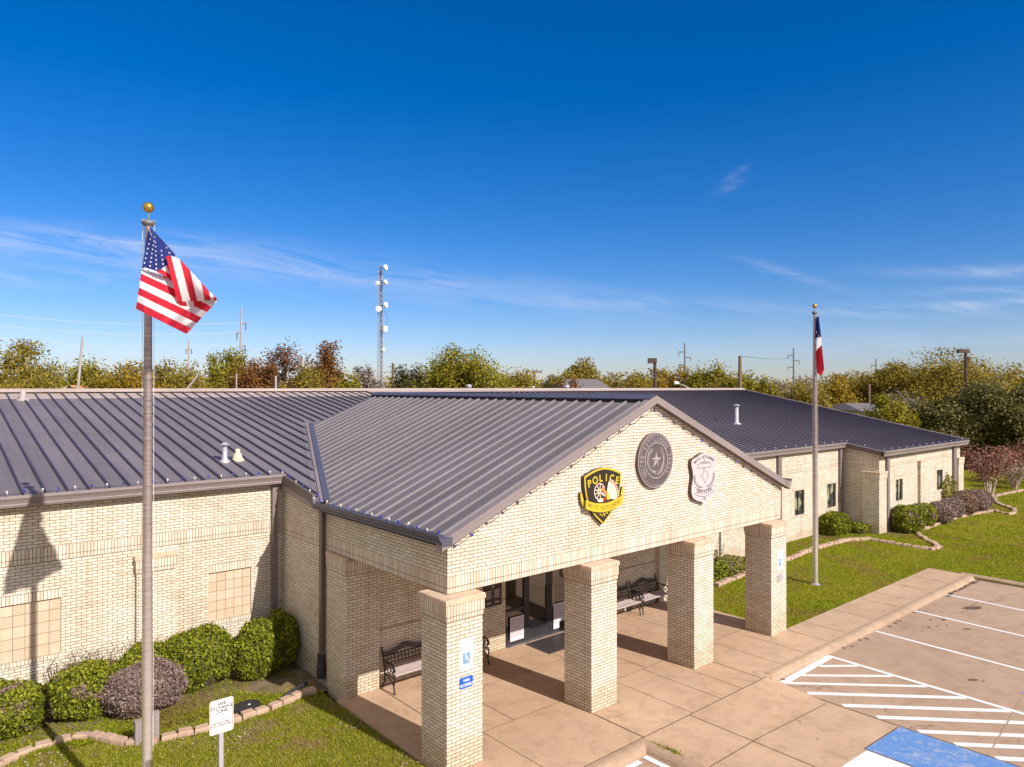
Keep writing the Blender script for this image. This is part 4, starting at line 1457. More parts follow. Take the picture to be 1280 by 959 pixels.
for i, ch in enumerate(txt):
    if ch == ' ': continue
    a = math.radians(222 - 264 * (i + .5) / len(txt))
    c_, s_ = math.cos(a - math.pi / 2), math.sin(a - math.pi / 2)
    bx, bz = sx + .455 * math.cos(a), sz + .455 * math.sin(a)
    text_to(mb, ch, .15, lambda u, v, k=0, bx=bx, bz=bz, c_=c_, s_=s_: (bx + u * c_ - v * s_, GY - .100 - k, bz + u * s_ + v * c_), 'seal_light', .85, .004)
mb.build('lettering', SE)
mb = MB()
rr = random.Random(3)
for s in (-1, 1):
    for k in range(17):
        a = math.radians(-82 + k * 8.6)
        for ro in (.27, .325):
            x = sx + s * (ro + rr.uniform(-.01, .01)) * math.cos(a); z = sz + (ro + .01) * math.sin(a)
            t = a + math.pi / 2 + (.6 if ro > .3 else -.6)
            d = Vector((s * math.cos(t), 0, math.sin(t))) * .042
            p = Vector((-d.z, 0, d.x)) * .36
            c = Vector((x, GY - .101, z)); top = Vector((0, -.014, 0))
            mb.face([c - d, c - p, c + top], 'seal_light'); mb.face([c - p, c + d, c + top], 'seal_light')
            mb.face([c + d, c + p, c + top], 'seal_light'); mb.face([c + p, c - d, c + top], 'seal_light')
mb.build('wreath', SE)

# officer badge
BA = thing('officer_badge_sign', (8.11, GY, 4.64), 'white silver badge emblem reading OFFICER on the right of the gable', 'sign')
half = [(0, 5.275), (.22, 5.235), (.34, 5.175), (.42, 5.17), (.535, 5.12), (.545, 5.02), (.505, 4.90), (.47, 4.78), (.475, 4.66), (.52, 4.52), (.545, 4.38), (.52, 4.24), (.44, 4.15), (.28, 4.085), (.12, 4.05), (0, 3.985)]
bp = [(8.11 + a, z) for a, z in half] + [(8.11 - a, z) for a, z in half[-2:0:-1]]
bp = smooth_poly(bp, 1)
slab('backplate', bp, GY - .11, GY, 'silver', BA, 'brown_metal')
mb = MB()
bx0 = 8.11
def btext(s, size, cx_, cz_, R_, a_span, mat='badge_ink', sx_=.8, bold=.003, y=GY - .113):
    for i, ch in enumerate(s):
        if ch == ' ': continue
        t = -1 + 2 * (i + .5) / len(s)
        a = t * a_span
        x = cx_ + R_ * math.sin(a); z = cz_ + R_ * (math.cos(a) - 1)
        text_to(mb, ch, size, lambda u, v, k=0, x=x, z=z, a=a: (x + u * math.cos(a) + v * math.sin(a), y - k, z - u * math.sin(a) + v * math.cos(a)), mat, sx_, bold)
btext('WHITE SETTLEMENT', .10, bx0, 5.14, .75, .58)
btext('OFFICER', .125, bx0, 4.245, -.95, -.36, 'badge_ink', .95, .005)
btext('IN', .09, bx0, 4.085, 5, .012)
mb.build('lettering', BA)
mb = MB()
def bar(x0, x1, z0, z1, mat='badge_ink', y=GY - .114):
    mb.face([(x0, y, z0), (x1, y, z0), (x1, y, z1), (x0, y, z1)], mat)
for z in (4.90, 5.00): bar(bx0 - .28, bx0 + .28, z, z + .010)
for x in (-.28, .27): bar(bx0 + x, bx0 + x + .01, 4.90, 5.01)
bar(bx0 - .20, bx0 + .20, 5.03, 5.05)
star_faces(mb, (bx0, 5.085), .04, GY - .113, 'badge_ink', .004)
def pline(pts, wd, mat='badge_ink'):
    for p, q in zip(pts[:-1], pts[1:]):
        a, b = Vector((p[0], GY - .114, p[1])), Vector((q[0], GY - .114, q[1]))
        d = (b - a).normalized(); s = Vector((-d.z, 0, d.x)) * wd / 2
        mb.face([a - s, b - s, b + s, a + s], mat)
tex = [(-.05, .22), (.03, .22), (.03, .12), (.16, .09), (.19, -.04), (.10, -.10), (.07, -.21), (.0, -.16), (-.05, -.05), (-.10, -.06), (-.18, .03), (-.05, .03), (-.05, .22)]
pline([(bx0 + a * .9, 4.70 + b * .9) for a, b in tex], .010)
for s in (-1, 1):
    pts = [(bx0 + s * (.08 + .34 * math.sin(t)), 4.66 - .26 * math.cos(t)) for t in np.linspace(.1, 1.75, 10)]
    pline(pts, .012)
    for k, (x, z) in enumerate(pts):
        for o in (-.03, .03):
            star_faces(mb, (x + o, z + .02), .024, GY - .1135, 'badge_ink', .003, k)
pline([(bx0 + t * .40, 4.335 + .11 * t * t) for t in np.linspace(-1, 1, 12)], .012)
pline([(bx0 + t * .44, 4.17 + .12 * t * t) for t in np.linspace(-1, 1, 12)], .012)
mb.build('engraving', BA)


# ------------------------------------------------------------------ signs on columns
def wheelchair(mb, cx_, cz_, h, y, mat):
    k = h
    mb.face([(cx_ - .10 * k + .075 * k * math.cos(t), y, cz_ + .40 * k + .075 * k * math.sin(t)) for t in np.linspace(0, 2 * math.pi, 14)[:-1]], mat)
    def ln(pts, wd):
        for p, q in zip(pts[:-1], pts[1:]):
            a, b = Vector((cx_ + p[0] * k, y, cz_ + p[1] * k)), Vector((cx_ + q[0] * k, y, cz_ + q[1] * k))
            d = (b - a).normalized(); s = Vector((-d.z, 0, d.x)) * wd * k / 2
            mb.face([a - s - d * wd * k * .3, b - s + d * wd * k * .3, b + s + d * wd * k * .3, a + s - d * wd * k * .3], mat)
    ln([(-.09, .30), (-.06, -.06), (.17, -.06), (.27, -.38), (.36, -.36)], .10)
    ln([(-.08, .14), (.14, .14)], .07)
    ln([(-.03 + .26 * math.cos(t), -.18 + .27 * math.sin(t)) for t in np.linspace(2.2, 6.0, 16)], .075)


def column_sign(x, label1, label2, faded):
    t = thing('accessible_parking_sign', (x, 0, 2.07), label1, 'sign')
    mb = MB(); mb.box(x - .155, x + .155, -.014, -.003, 1.78, 2.36, 'white_paint'); mb.build('panel', t)
    mb = MB(); mb.box(x - .085, x + .085, -.018, -.0145, 1.90, 2.10, 'lightblue'); sq = mb.build('symbol_panel', t)
    mb = MB(); wheelchair(mb, x, 1.995, .17, -.0195, 'white_paint'); mb.build('wheelchair_symbol', sq)
    for z in (1.815, 2.325):
        mb = MB()
        mb.lathe((x, -.016, z), [(0, .007), (.007, 0), (0, -.007)], 'grey_pole', 8)
        mb.build('screw', t)
    t2 = thing('small_plate_sign', (x, 0, 1.55), label2, 'sign')
    mb = MB()
    pl = smooth_poly([(x - .15, 1.46), (x + .15, 1.46), (x + .15, 1.66), (x - .15, 1.66)], 0)
    r = .03
    pl = []
    for (cx_, cz_, a0) in ((x + .15 - r, 1.66 - r, 0), (x - .15 + r, 1.66 - r, 90), (x - .15 + r, 1.46 + r, 180), (x + .15 - r, 1.46 + r, 270)):
        pl += [(cx_ + r * math.cos(math.radians(a0 + d)), cz_ + r * math.sin(math.radians(a0 + d))) for d in (0, 30, 60, 90)]
    mb.prism(pl, 'y', -.012, -.003, 'signblue' if not faded else 'galv'); mb.build('plate', t2)
    mb = MB()
    if not faded:
        text_to(mb, 'VAN', .075, lambda u, v, k=0: (x + u, -.0135 - k, 1.575 + v), 'white_paint', 1, .0015)
        text_to(mb, 'ACCESSIBLE', .068, lambda u, v, k=0: (x + u, -.0135 - k, 1.495 + v), 'white_paint', .80, .0015)
        mb.build('lettering', t2)


column_sign(.43, 'white accessible parking sign with small wheelchair symbol on the nearest column', 'bright blue VAN ACCESSIBLE plate on the nearest column', False)
column_sign(11.49, 'white accessible parking sign with small wheelchair symbol on the farthest column', 'faded pale plate below the sign on the farthest column', True)

# door notices and plaque
def notice(name, x0, x1, z0, z1, y, label, rows):
    t = thing(name, ((x0 + x1) / 2, y, z0), label, 'notice')
    mb = MB(); mb.box(x0, x1, y - .006, y - .001, z0, z1, 'paper'); mb.build('sheet', t)
    mb = MB()
    rr = random.Random(len(label))
    zz = z1 - .05
    while zz > z0 + .12:
        x = x0 + .035
        while x < x1 - .05:
            wl = rr.uniform(.02, .07)
            mb.box(x, min(x + wl, x1 - .03), y - .0075, y - .0062, zz - .010, zz, 'greyink'); x += wl + .014
        zz -= .026
    mb.build('print_lines', t)
notice('notice_poster', 5.05, 5.54, .10, .74, YD - .05, 'tall printed notice on the sidelight left of the doors', 20)
notice('notice_poster', 6.66, 7.28, .27, .80, YD - .055, 'wide printed notice on the right glass door', 18)
t = thing('small_notice', (6.76, YD, .1), 'small white card at the foot of the right glass door', 'notice')
mb = MB(); mb.box(6.65, 6.87, YD - .07, YD - .062, .10, .26, 'white_paint'); mb.build('sheet', t)
mb = MB()
for z in (.14, .17, .20, .23): mb.box(6.67, 6.85 - (z * 3 % .05), YD - .0715, YD - .0702, z, z + .008, 'greyink')
mb.build('print_lines', t)
t = thing('wall_plaque', (4.40, YB, 1.75), 'dark bronze plaque on the brick left of the doors', 'plaque')
mb = MB(); mb.box(4.10, 4.70, YB - .04, YB - .002, 1.20, 1.80, 'plaque'); mb.build('plate', t)
mb = MB()
y_ = YB - .043
mb.face([(4.40 + .05 * math.cos(a), y_, 1.72 + .025 * math.sin(a)) for a in np.linspace(0, 2 * math.pi, 13)[:-1]], 'seal_light')
mb.build('raised_emblem', t)
for x0 in (4.17, 4.44):
    mb = MB()
    for k in range(5):
        mb.box(x0, x0 + .19 - (k * 7 % 3) * .02, y_ - .003, y_, 1.60 - k * .045, 1.625 - k * .045, 'seal_light')
    mb.build('raised_text', t)
    mb = MB(); mb.box(x0 + .02, x0 + .16, y_ - .003, y_, 1.28, 1.32, 'seal_light'); mb.build('raised_signature', t)

# door mat
mb = MB()
mb.box(5.42, 7.35, 3.05, 4.0, .004, .014, 'mat_rubber')
for k in range(30):
    x = 5.47 + k * .064
    mb.box(x, x + .03, 3.08, 3.97, .0142, .019, 'blackplastic')
tag(mb.build('door_mat', origin=(6.38, 3.5, 0)), 'dark ribbed rubber mat lying in front of the doors', 'door mat')


# ------------------------------------------------------------------ benches
def make_bench(loc, label):
    t = thing('park_bench', loc, label, 'bench', 'cast iron benches against the entrance wall')
    X, Y, Z = loc
    L, D = 1.27, .60
    wp = lambda x, y, z: (X + x, Y + y, Z + z)
    # local y=0 at the wall-side feet; front towards -y
    for s in (0, 1):
        x = s * L
        q = lambda y, z: wp(x, y, z)
        mb = MB(); mb.tube([q(-.52, 0), q(-.50, .05), q(-.47, .16), q(-.50, .27), q(-.52, .36), q(-.47, .41)], [.026, .020, .017, .018, .020, .02], 'black_iron', 8); mb.build('leg', t)
        mb = MB(); mb.tube([q(.03, 0), q(.0, .05), q(-.06, .16), q(-.08, .28), q(-.07, .40)], [.026, .020, .017, .018, .02], 'black_iron', 8); mb.build('leg', t)
        mb = MB(); mb.tube([q(-.07, .40), q(-.05, .52), q(-.01, .68), q(.05, .86), q(.06, .90), q(.045, .92)], [.02, .019, .018, .018, .02, .022], 'black_iron', 8)
        mb.tube([q(-.07, .37), q(-.25, .34), q(-.47, .37)], .017, 'black_iron', 8)
        mb.tube([q(-.10, .20), q(-.18, .27), q(-.28, .30), q(-.38, .27), q(-.46, .18)], .013, 'black_iron', 6)
        mb.build('end_frame', t)
        mb = MB(); mb.tube([q(-.03, .63), q(-.20, .65), q(-.38, .64), q(-.49, .60), q(-.53, .54), q(-.50, .50), q(-.46, .53)], [.018, .019, .019, .02, .02, .016, .012], 'black_iron', 8)
        mb.tube([q(-.48, .38), q(-.44, .46), q(-.46, .55), q(-.42, .62)], .014, 'black_iron', 8)
        ring_ = [q(-.26 + .075 * math.cos(a), .515 + .09 * math.sin(a)) for a in np.linspace(0, 2 * math.pi, 15)]
        mb.tube(ring_, .010, 'black_iron', 6, False)
        mb.tube([q(-.08, .45), q(-.17, .50), q(-.10, .58)], .010, 'black_iron', 6)
        mb.tube([q(-.43, .45), q(-.35, .50), q(-.42, .58)], .010, 'black_iron', 6)
        mb.build('armrest', t)
    mb = MB()
    for k in range(7):
        y = -.12 - k * .062
        z = .405 + .012 * abs(k - 3) / 3
        x0, x1, y0, y1, z0, z1 = .012, L - .012, y - .054, y, z, z + .024
        a, b = wp(x0, y0, z0), wp(x1, y1, z1)
        mb.box(a[0], b[0], a[1], b[1], a[2], b[2], 'bench_slat')
    mb.build('seat', t)
    # back: camel-back top rail, bottom rail, lattice, tilted
    tilt = lambda z: -.06 + (z - .44) * .25
    mb = MB()
    ns = 26
    top = []
    for k in range(ns + 1):
        u = k / ns
        x = .015 + u * (L - .03)
        hump = .10 * math.exp(-((u - .5) / .20) ** 2)
        top.append((x, .80 + hump))
    for (x0, z0), (x1, z1) in zip(top[:-1], top[1:]):
        for dy in (-.016, .016):
            qq = [wp(x0, tilt(z0) + dy, z0 - .10 + .0 * z0), wp(x1, tilt(z1) + dy, z1 - .10), wp(x1, tilt(z1) + dy, z1), wp(x0, tilt(z0) + dy, z0)]
            mb.face(qq if dy < 0 else qq[::-1], 'bench_brown')
        for zz in (0, -.10):
            qq = [wp(x0, tilt(z0) - .016, z0 + zz), wp(x1, tilt(z1) - .016, z1 + zz), wp(x1, tilt(z1) + .016, z1 + zz), wp(x0, tilt(z0) + .016, z0 + zz)]
            mb.face(qq if zz == 0 else qq[::-1], 'bench_brown')
    zb = .475
    a, b = wp(.015, tilt(zb) - .016, zb - .035), wp(L - .015, tilt(zb) + .016, zb + .03)
    mb.box(a[0], b[0], a[1], b[1], a[2], b[2], 'bench_brown')
    bk = mb.build('backrest', t)
    mb = MB()
    def slat2(p, q, wd=.011):
        mb.tube([p, q], wd, 'black_iron', 4)
    for k in range(1, 13):
        u = k / 13
        x = .015 + u * (L - .03)
        zt = .80 + .10 * math.exp(-((u - .5) / .20) ** 2) - .09
        slat2(wp(x, tilt(zb), zb + .02), wp(x, tilt(zt), zt))
    for z in (.555, .635, .71):
        slat2(wp(.02, tilt(z) - .002, z), wp(L - .02, tilt(z) - .002, z))
    mb.build('lattice', bk)
    return t


b0 = make_bench((1.07, 4.04, .002), 'brown lattice back bench nearest the left end of the porch')
for x, lb in ((2.52, 'bench mostly hidden behind the nearest column with only its right end showing'),
              (8.43, 'bench between the doors and the right end, partly behind the second column'),
              (9.84, 'farthest right lattice back bench by the end of the entrance wall')):
    c = copy_tree(b0, label=lb)
    c.location.x = x


# ------------------------------------------------------------------ flagpoles and flags
def flagpole(x, y, z0, ztop, r0, r1, label, dirty=True):
    t = thing('flagpole', (x, y, z0), label, 'flagpole')
    mb = MB()
    H = ztop - z0
    nseg = 40
    mb.tube([(x, y, z0 + H * k / nseg) for k in range(nseg + 1)], [r0 + (r1 - r0) * max(0, (k / nseg - .3) / .7) for k in range(nseg + 1)], MPOLE, 20)
    mb.build('pole', t, True)
    mb = MB()
    mb.lathe((x, y, ztop), [(r1 * 1.2, -.05), (r1 * 1.9, -.02), (r1 * 1.9, .02), (r1 * .6, .05), (.012, .06), (.012, .16)], 'grey_pole', 16)
    mb.box(x - .10, x + .10, y - .02, y + .02, ztop + .01, ztop + .045, 'grey_pole')
    mb.build('truck', t, True)
    mb = MB()
    R_ = .082
    mb.lathe((x, y, ztop + .24), [(R_ * math.sin(a), -R_ * math.cos(a)) for a in np.linspace(0, math.pi, 13)], 'gold', 22)
    mb.build('ball_finial', t, True)
    mb = MB()
    rv = ray(640, 480); rgt = Vector((math.cos(YAW), -math.sin(YAW), 0))
    p = Vector((x, y, 0)) + rgt * (r0 + .02)
    mb.tube([(x + rgt.x * .09, y + rgt.y * .09, ztop), (p.x, p.y, z0 + 1.4)], .0035, 'white_pipe', 5)
    p2 = Vector((x, y, 0)) - rgt * (r0 + .005)
    mb.tube([(x - rgt.x * .09, y - rgt.y * .09, ztop), (p2.x, p2.y, z0 + 1.4)], .0035, 'white_pipe', 5)
    mb.build('halyard', t)
    mb = MB()
    mb.lathe((x, y, z0), [(r0 * 2.0, -.03), (r0 * 2.0, .02), (r0 * 1.3, .05), (r0, .07)], 'galv', 18)
    mb.build('base_collar', t)
    return t


def pole_mat():
    m, nt, bs, out = new_mat('scuffed_aluminium')
    wp = world_pos(nt)
    mp = N(nt, 'ShaderNodeMapping')
    mp.inputs['Scale'].default_value = (1.5, 1.5, 26)
    nt.links.new(wp, mp.inputs[0])
    f = noise(nt, mp.outputs[0], 2.0, 6, 0.7, 1.0)
    sep = N(nt, 'ShaderNodeSeparateXYZ')
    nt.links.new(wp, sep.inputs[0])
    hgt = N(nt, 'ShaderNodeMapRange')
    hgt.inputs[1].default_value = .6; hgt.inputs[2].default_value = 6.0
    nt.links.new(sep.outputs[2], hgt.inputs[0])
    a = ramp(nt, f, [(0.28, (0.14, 0.095, 0.09)), (0.50, (0.38, 0.30, 0.29)), (0.75, (0.66, 0.59, 0.57))])
    b = ramp(nt, f, [(0.3, (0.64, 0.58, 0.55)), (0.7, (0.76, 0.71, 0.68))])
    nt.links.new(mixc(nt, hgt.outputs[0], b, a), bs.inputs['Base Color'])  # scuffs, plus the upper pole's dark reflections put into the colour
    bs.inputs['Metallic'].default_value = 0.65
    bs.inputs['Roughness'].default_value = 0.36
    return m


MPOLE = pole_mat()
P1 = (-4.54, 1.55)
P2 = (17.25, 1.84)
d1 = math.hypot(P1[0] - CAM[0], P1[1] - CAM[1])
def on_pole(P, px, py):
    r = ray(px, py)
    t = math.hypot(P[0] - CAM[0], P[1] - CAM[1]) / math.hypot(r[0], r[1])
    return CAM + r * t
z1t = float(on_pole(P1, 188, 279)[2])
z2t = float(on_pole(P2, 1018.5, 391)[2])
flagpole(P1[0], P1[1], -.06, z1t, .073, .052, 'tall scuffed metal flagpole with gold ball and the striped flag')
flagpole(P2[0], P2[1], float(ground_h(*P2)) - .02, z2t, .088, .052, 'metal flagpole with gold ball standing on the lawn right of the porch')


def cloth_mat(name, col):
    m, nt, bs, out = new_mat(name)
    f = noise(nt, world_pos(nt), 9, 4)
    c = ramp(nt, f, [(0.3, tuple(x * .88 for x in col)), (0.7, col)])
    nt.links.new(c, bs.inputs['Base Color'])
    bs.inputs['Roughness'].default_value = 0.8
    tr = N(nt, 'ShaderNodeBsdfTranslucent')
    nt.links.new(c, tr.inputs[0])
    mx = N(nt, 'ShaderNodeMixShader'); mx.inputs[0].default_value = .35
    nt.links.new(bs.outputs[0], mx.inputs[1]); nt.links.new(tr.outputs[0], mx.inputs[2]); nt.links.new(mx.outputs[0], out.inputs[0])
    return m


M['fred'] = cloth_mat('flag_red', (0.62, 0.015, 0.04))
M['fwhite'] = cloth_mat('flag_white', (0.80, 0.79, 0.82))
M['fblue'] = cloth_mat('flag_blue', (0.018, 0.035, 0.22))

# cloth laid out in photo pixels at the pole's distance, given real folds in depth
RGT = Vector((math.cos(YAW), -math.sin(YAW), 0))
FWD = Vector((math.sin(YAW), math.cos(YAW), 0))


def cloth_pt(P, px, py, dep):
    # the wind carries the cloth towards -y: work in the plane x = pole, folds push it along x
    if P is P1:
        n_ = np.array([-.78, -.626, 0])
        o_ = np.array([P[0], P[1], 0]) + n_ * (.13 - dep)
        r = ray(px, py)
        slack = 1.15 * min(1, max(0, (236 - px) / 56)) * min(1, max(0, (py - 300) / 95))      # the loose lower hoist corner swings out
        return tuple(CAM + r * (float((o_ - CAM) @ n_) / float(r @ n_) - slack))
    q = on_pole(P, px, py)
    r = ray(px, py); r = r / np.linalg.norm(r)
    return tuple(q + r * (dep - .06))


def Zp(a, b):      # coordinates read in an enlarged view of the flag
    return (140 + a / 5.05, 240 + b / 5.05)


mb = MB()
def cquad(A, B, C_, D_, nu, nv, matf, dep, P):
    """bilinear patch A(0,0) B(1,0) C(1,1) D(0,1)"""
    A, B, C_, D_ = (np.array(p, float) for p in (A, B, C_, D_))
    for j in range(nv):
        for i in range(nu):
            q = []
            for (u, v) in ((i / nu, j / nv), ((i + 1) / nu, j / nv), ((i + 1) / nu, (j + 1) / nv), (i / nu, (j + 1) / nv)):
                p = (A * (1 - u) + B * u) * (1 - v) + (D_ * (1 - u) + C_ * u) * v
                q.append(cloth_pt(P, p[0], p[1], dep(u, v)))
            mb.face(q, matf(i, j))
rip = lambda u, v: .05 * math.sin(5 * u + 2 * v) + .035 * math.sin(12 * u - 4 * v) + .015 * math.sin(27 * u + 7 * v)
# lower six stripes, hoist to fly
low = lambda a, b, c, d, n: None
Ltop, Lbot = Zp(190, 470), Zp(150, 737)
Rtop, Rbot = Zp(664, 690), Zp(470, 897)
cquad(Ltop, Rtop, Rbot, Lbot, 60, 6, lambda i, j: ('fwhite', 'fred')[j % 2], lambda u, v: rip(u, v) + .02, P1)
# canton
CA, CB, CC, CD = Zp(240, 212), Zp(262, 246), Zp(400, 396), Zp(190, 470)
cant = [Zp(236, 214), Zp(262, 246), Zp(400, 396), Zp(345, 405), Zp(340, 465), Zp(290, 500), Zp(190, 472)]
cquad(Zp(232, 214), Zp(262, 243), Zp(402, 397), Zp(300, 440), 6, 14, lambda i, j: 'fblue', lambda u, v: -.03 + .05 * u, P1)
cquad(Zp(228, 230), Zp(300, 400), Zp(345, 462), Zp(189, 482), 3, 8, lambda i, j: 'fblue', lambda u, v: -.02, P1)
cquad(Zp(189, 472), Zp(290, 502), Zp(300, 520), Zp(187, 486), 6, 1, lambda i, j: 'fwhite', lambda u, v: -.012, P1)
mb.face([cloth_pt(P1, *Zp(190, 472), -.02), cloth_pt(P1, *Zp(345, 462), -.02), cloth_pt(P1, *Zp(290, 502), -.022)], 'fblue')
mb.face([cloth_pt(P1, *Zp(300, 400), -.021), cloth_pt(P1, *Zp(402, 397), -.0), cloth_pt(P1, *Zp(345, 464), -.021)], 'fblue')
# folded upper fly: seven stripes hanging towards the camera
a, b, c, d = Zp(340, 408), Zp(400, 396), Zp(664, 676), Zp(412, 692)
top = [Zp(340, 406), Zp(372, 402), Zp(428, 424), Zp(492, 494), Zp(562, 570), Zp(612, 626), Zp(640, 650), Zp(664, 676)]
bot = [Zp(412, 692), Zp(446, 692), Zp(496, 690), Zp(538, 688), Zp(585, 686), Zp(624, 682), Zp(645, 680), Zp(664, 677)]
for k in range(7):
    cquad(top[k], top[k + 1], bot[k + 1], bot[k], 3, 10, lambda i, j, k=k: ('fred', 'fwhite')[k % 2], lambda u, v, k=k: -.09 - .10 * math.sin(math.pi * v) * .6 + .03 * math.sin(k * 1.3 + u * 1.2) , P1)
# underside of the fold
cquad(Zp(412, 692), Zp(664, 677), Zp(640, 712), Zp(440, 742), 10, 2, lambda i, j: 'fred' if i % 4 < 2 else 'fwhite', lambda u, v: -.06 + .07 * v, P1)
# inner triangle between canton and fold
cquad(Zp(300, 480), Zp(350, 405), Zp(430, 700), Zp(375, 640), 3, 6, lambda i, j: 'fred', lambda u, v: .06, P1)
mb.face([cloth_pt(P1, *p, -.03) for p in (Zp(310, 487), Zp(345, 463), Zp(366, 520))], 'fwhite')
mb.face([cloth_pt(P1, *p, -.028) for p in (Zp(285, 503), Zp(312, 486), Zp(370, 521), Zp(384, 565))], 'fred')
fl = mb.build('cloth', None)
fl.name = 'cloth'
US = thing('striped_flag', (P1[0], P1[1], 7.9), 'red white and blue stars and stripes flag folded by the wind on the tall pole', 'flag')
fl.parent = US
fl.location = (-P1[0], -P1[1], -7.9)
mb = MB()
cols = [((248, 268), (205, 448), 7), ((268, 284), (240, 468), 8), ((274, 318), (280, 484), 7), ((312, 372), (322, 455), 4), ((345, 352), (362, 384), 2)]
for (x0, y0), (x1, y1), nn in cols:
    for k in range(nn):
        f_ = k / max(1, nn - 1)
        zx, zy = x0 + (x1 - x0) * f_, y0 + (y1 - y0) * f_
        r_ = 7.2 + 1.2 * f_
        pts = [(zx + (r_ if j % 2 == 0 else r_ * .42) * math.sin(math.pi * j / 5) * .95, zy - (r_ if j % 2 == 0 else r_ * .42) * math.cos(math.pi * j / 5)) for j in range(10)]
        mb.face([cloth_pt(P1, *Zp(*p), -.115) for p in pts], 'fwhite')
st_ = mb.build('stars', None)
st_.parent = US
st_.location = (-P1[0], -P1[1], -7.9)

mb = MB()
def Z2(a, b): return (990 + a / 8, 370 + b / 8)
cquad(Z2(246, 205), Z2(268, 208), Z2(292, 410), Z2(232, 420), 4, 6, lambda i, j: 'fblue', lambda u, v: .10 * math.sin(4 * u) - .04, P2)
cquad(Z2(262, 385), Z2(290, 408), Z2(298, 490), Z2(240, 552), 4, 4, lambda i, j: 'fwhite', lambda u, v: -.05 + .08 * u, P2)
cquad(Z2(240, 552), Z2(298, 490), Z2(322, 735), Z2(250, 765), 4, 8, lambda i, j: 'fred', lambda u, v: .07 * math.sin(4 * u + v) - .05, P2)
mb.face([cloth_pt(P2, *p, -.03) for p in (Z2(250, 765), Z2(322, 735), Z2(295, 803), Z2(262, 782))], 'fred')
cquad(Z2(228, 410), Z2(242, 425), Z2(240, 640), Z2(232, 630), 2, 4, lambda i, j: 'fblue' if j < 2 else 'fred', lambda u, v: .06, P2)
tx = mb.build('cloth', None)
TX = thing('limp_flag', (P2[0], P2[1], 8.3), 'blue white and red flag hanging limp on the far pole', 'flag')
tx.parent = TX
tx.location = (-P2[0], -P2[1], -8.3)
mb = MB()
zs = [Z2(245 + (7 if j % 2 == 0 else 3) * math.sin(math.pi * j / 5) * .7, 362 - (14 if j % 2 == 0 else 6) * math.cos(math.pi * j / 5)) for j in range(10)]
mb.face([cloth_pt(P2, *p, -.12) for p in zs], 'fwhite')
s2 = mb.build('star', None); s2.parent = TX; s2.location = (-P2[0], -P2[1], -8.3)

# two square posts at the bed edge
for (x, y, zt_, lb) in ((-3.86, 4.95, .40, 'short pale square post left of the flagpole by the edging'), (-3.56, 5.02, .45, 'short pale square post right of the flagpole by the edging')):
    t = thing('square_post', (x, y, -.06), lb, 'post', 'posts by the flagpole')
    mb = MB()
    mb.box(x - .075, x + .075, y - .055, y + .055, -.1, zt_, 'post_grey')
    mb.box(x - .012, x + .012, y - .058, y - .0555, -.05, zt_ - .02, 'trim')
    mb.build('shaft', t)
    mb = MB(); mb.box(x - .082, x + .082, y - .062, y + .062, zt_, zt_ + .02, 'post_grey'); mb.build('cap', t)

# exchange zone sign on a post
sq = at(277, 895, 9.6)
ang = 0.0
t = thing('exchange_zone_sign', (sq[0], sq[1], -.06), 'white SAFE EXCHANGE ZONE sign on a slim post in the left lawn', 'sign')
X, Y, Z = (float(c) for c in sq)
mb = MB(); mb.box(X - .028, X + .028, Y + .006, Y + .05, -.1, Z - .10, 'galv'); mb.box(X - .02, X + .02, Y + .05, Y + .056, -.1, Z - .1, 'grey_pole'); mb.build('post', t)
hw, hh = .155, .225
mb = MB()
def rrect(x0, x1, z0, z1, r):
    o = []
    for (cx_, cz_, a0) in ((x1 - r, z1 - r, 0), (x0 + r, z1 - r, 90), (x0 + r, z0 + r, 180), (x1 - r, z0 + r, 270)):
        o += [(cx_ + r * math.cos(math.radians(a0 + d)), cz_ + r * math.sin(math.radians(a0 + d))) for d in (0, 22, 45, 67, 90)]
    return o
mb.prism(rrect(X - hw, X + hw, Z - hh, Z + hh, .03), 'y', Y - .002, Y + .004, 'white_paint'); pn = mb.build('panel', t)
mb = MB()
a, b = rrect(X - hw + .010, X + hw - .010, Z - hh + .010, Z + hh - .010, .025), rrect(X - hw + .016, X + hw - .016, Z - hh + .016, Z + hh - .016, .02)
for i in range(len(a)):
    j = (i + 1) % len(a)
    mb.face([(a[i][0], Y - .004, a[i][1]), (a[j][0], Y - .004, a[j][1]), (b[j][0], Y - .004, b[j][1]), (b[i][0], Y - .004, b[i][1])], 'ink')
mb.build('border', pn)
mb = MB()
for s, sz_, z in (('SAFE', .055, .150), ('EXCHANGE', .055, .100), ('ZONE', .055, .050)):
    text_to(mb, s, sz_, lambda u, v, k=0, z=z: (X + u, Y - .004 - k * .2, Z + z + v), 'ink', 1, .0016)
for s, sz_, z in (('WHITE SETTLEMENT', .033, -.095), ('POLICE DEPARTMENT', .033, -.128)):
    text_to(mb, s, sz_, lambda u, v, k=0, z=z: (X + u, Y - .004 - k * .2, Z + z + v), 'ink', .85, .0008)
mb.box(X - .05, X + .05, Y - .0045, Y - .003, Z + .012, Z + .022, 'greyink')
mb.box(X - .09, X + .09, Y - .0045, Y - .003, Z - .178, Z - .172, 'greyink')
for k in range(3): mb.box(X - .03 + k * .03, X - .015 + k * .03, Y - .0045, Y - .003, Z - .045, Z - .035 + .01 * (k == 1), 'lightblue')
mb.build('lettering', pn)

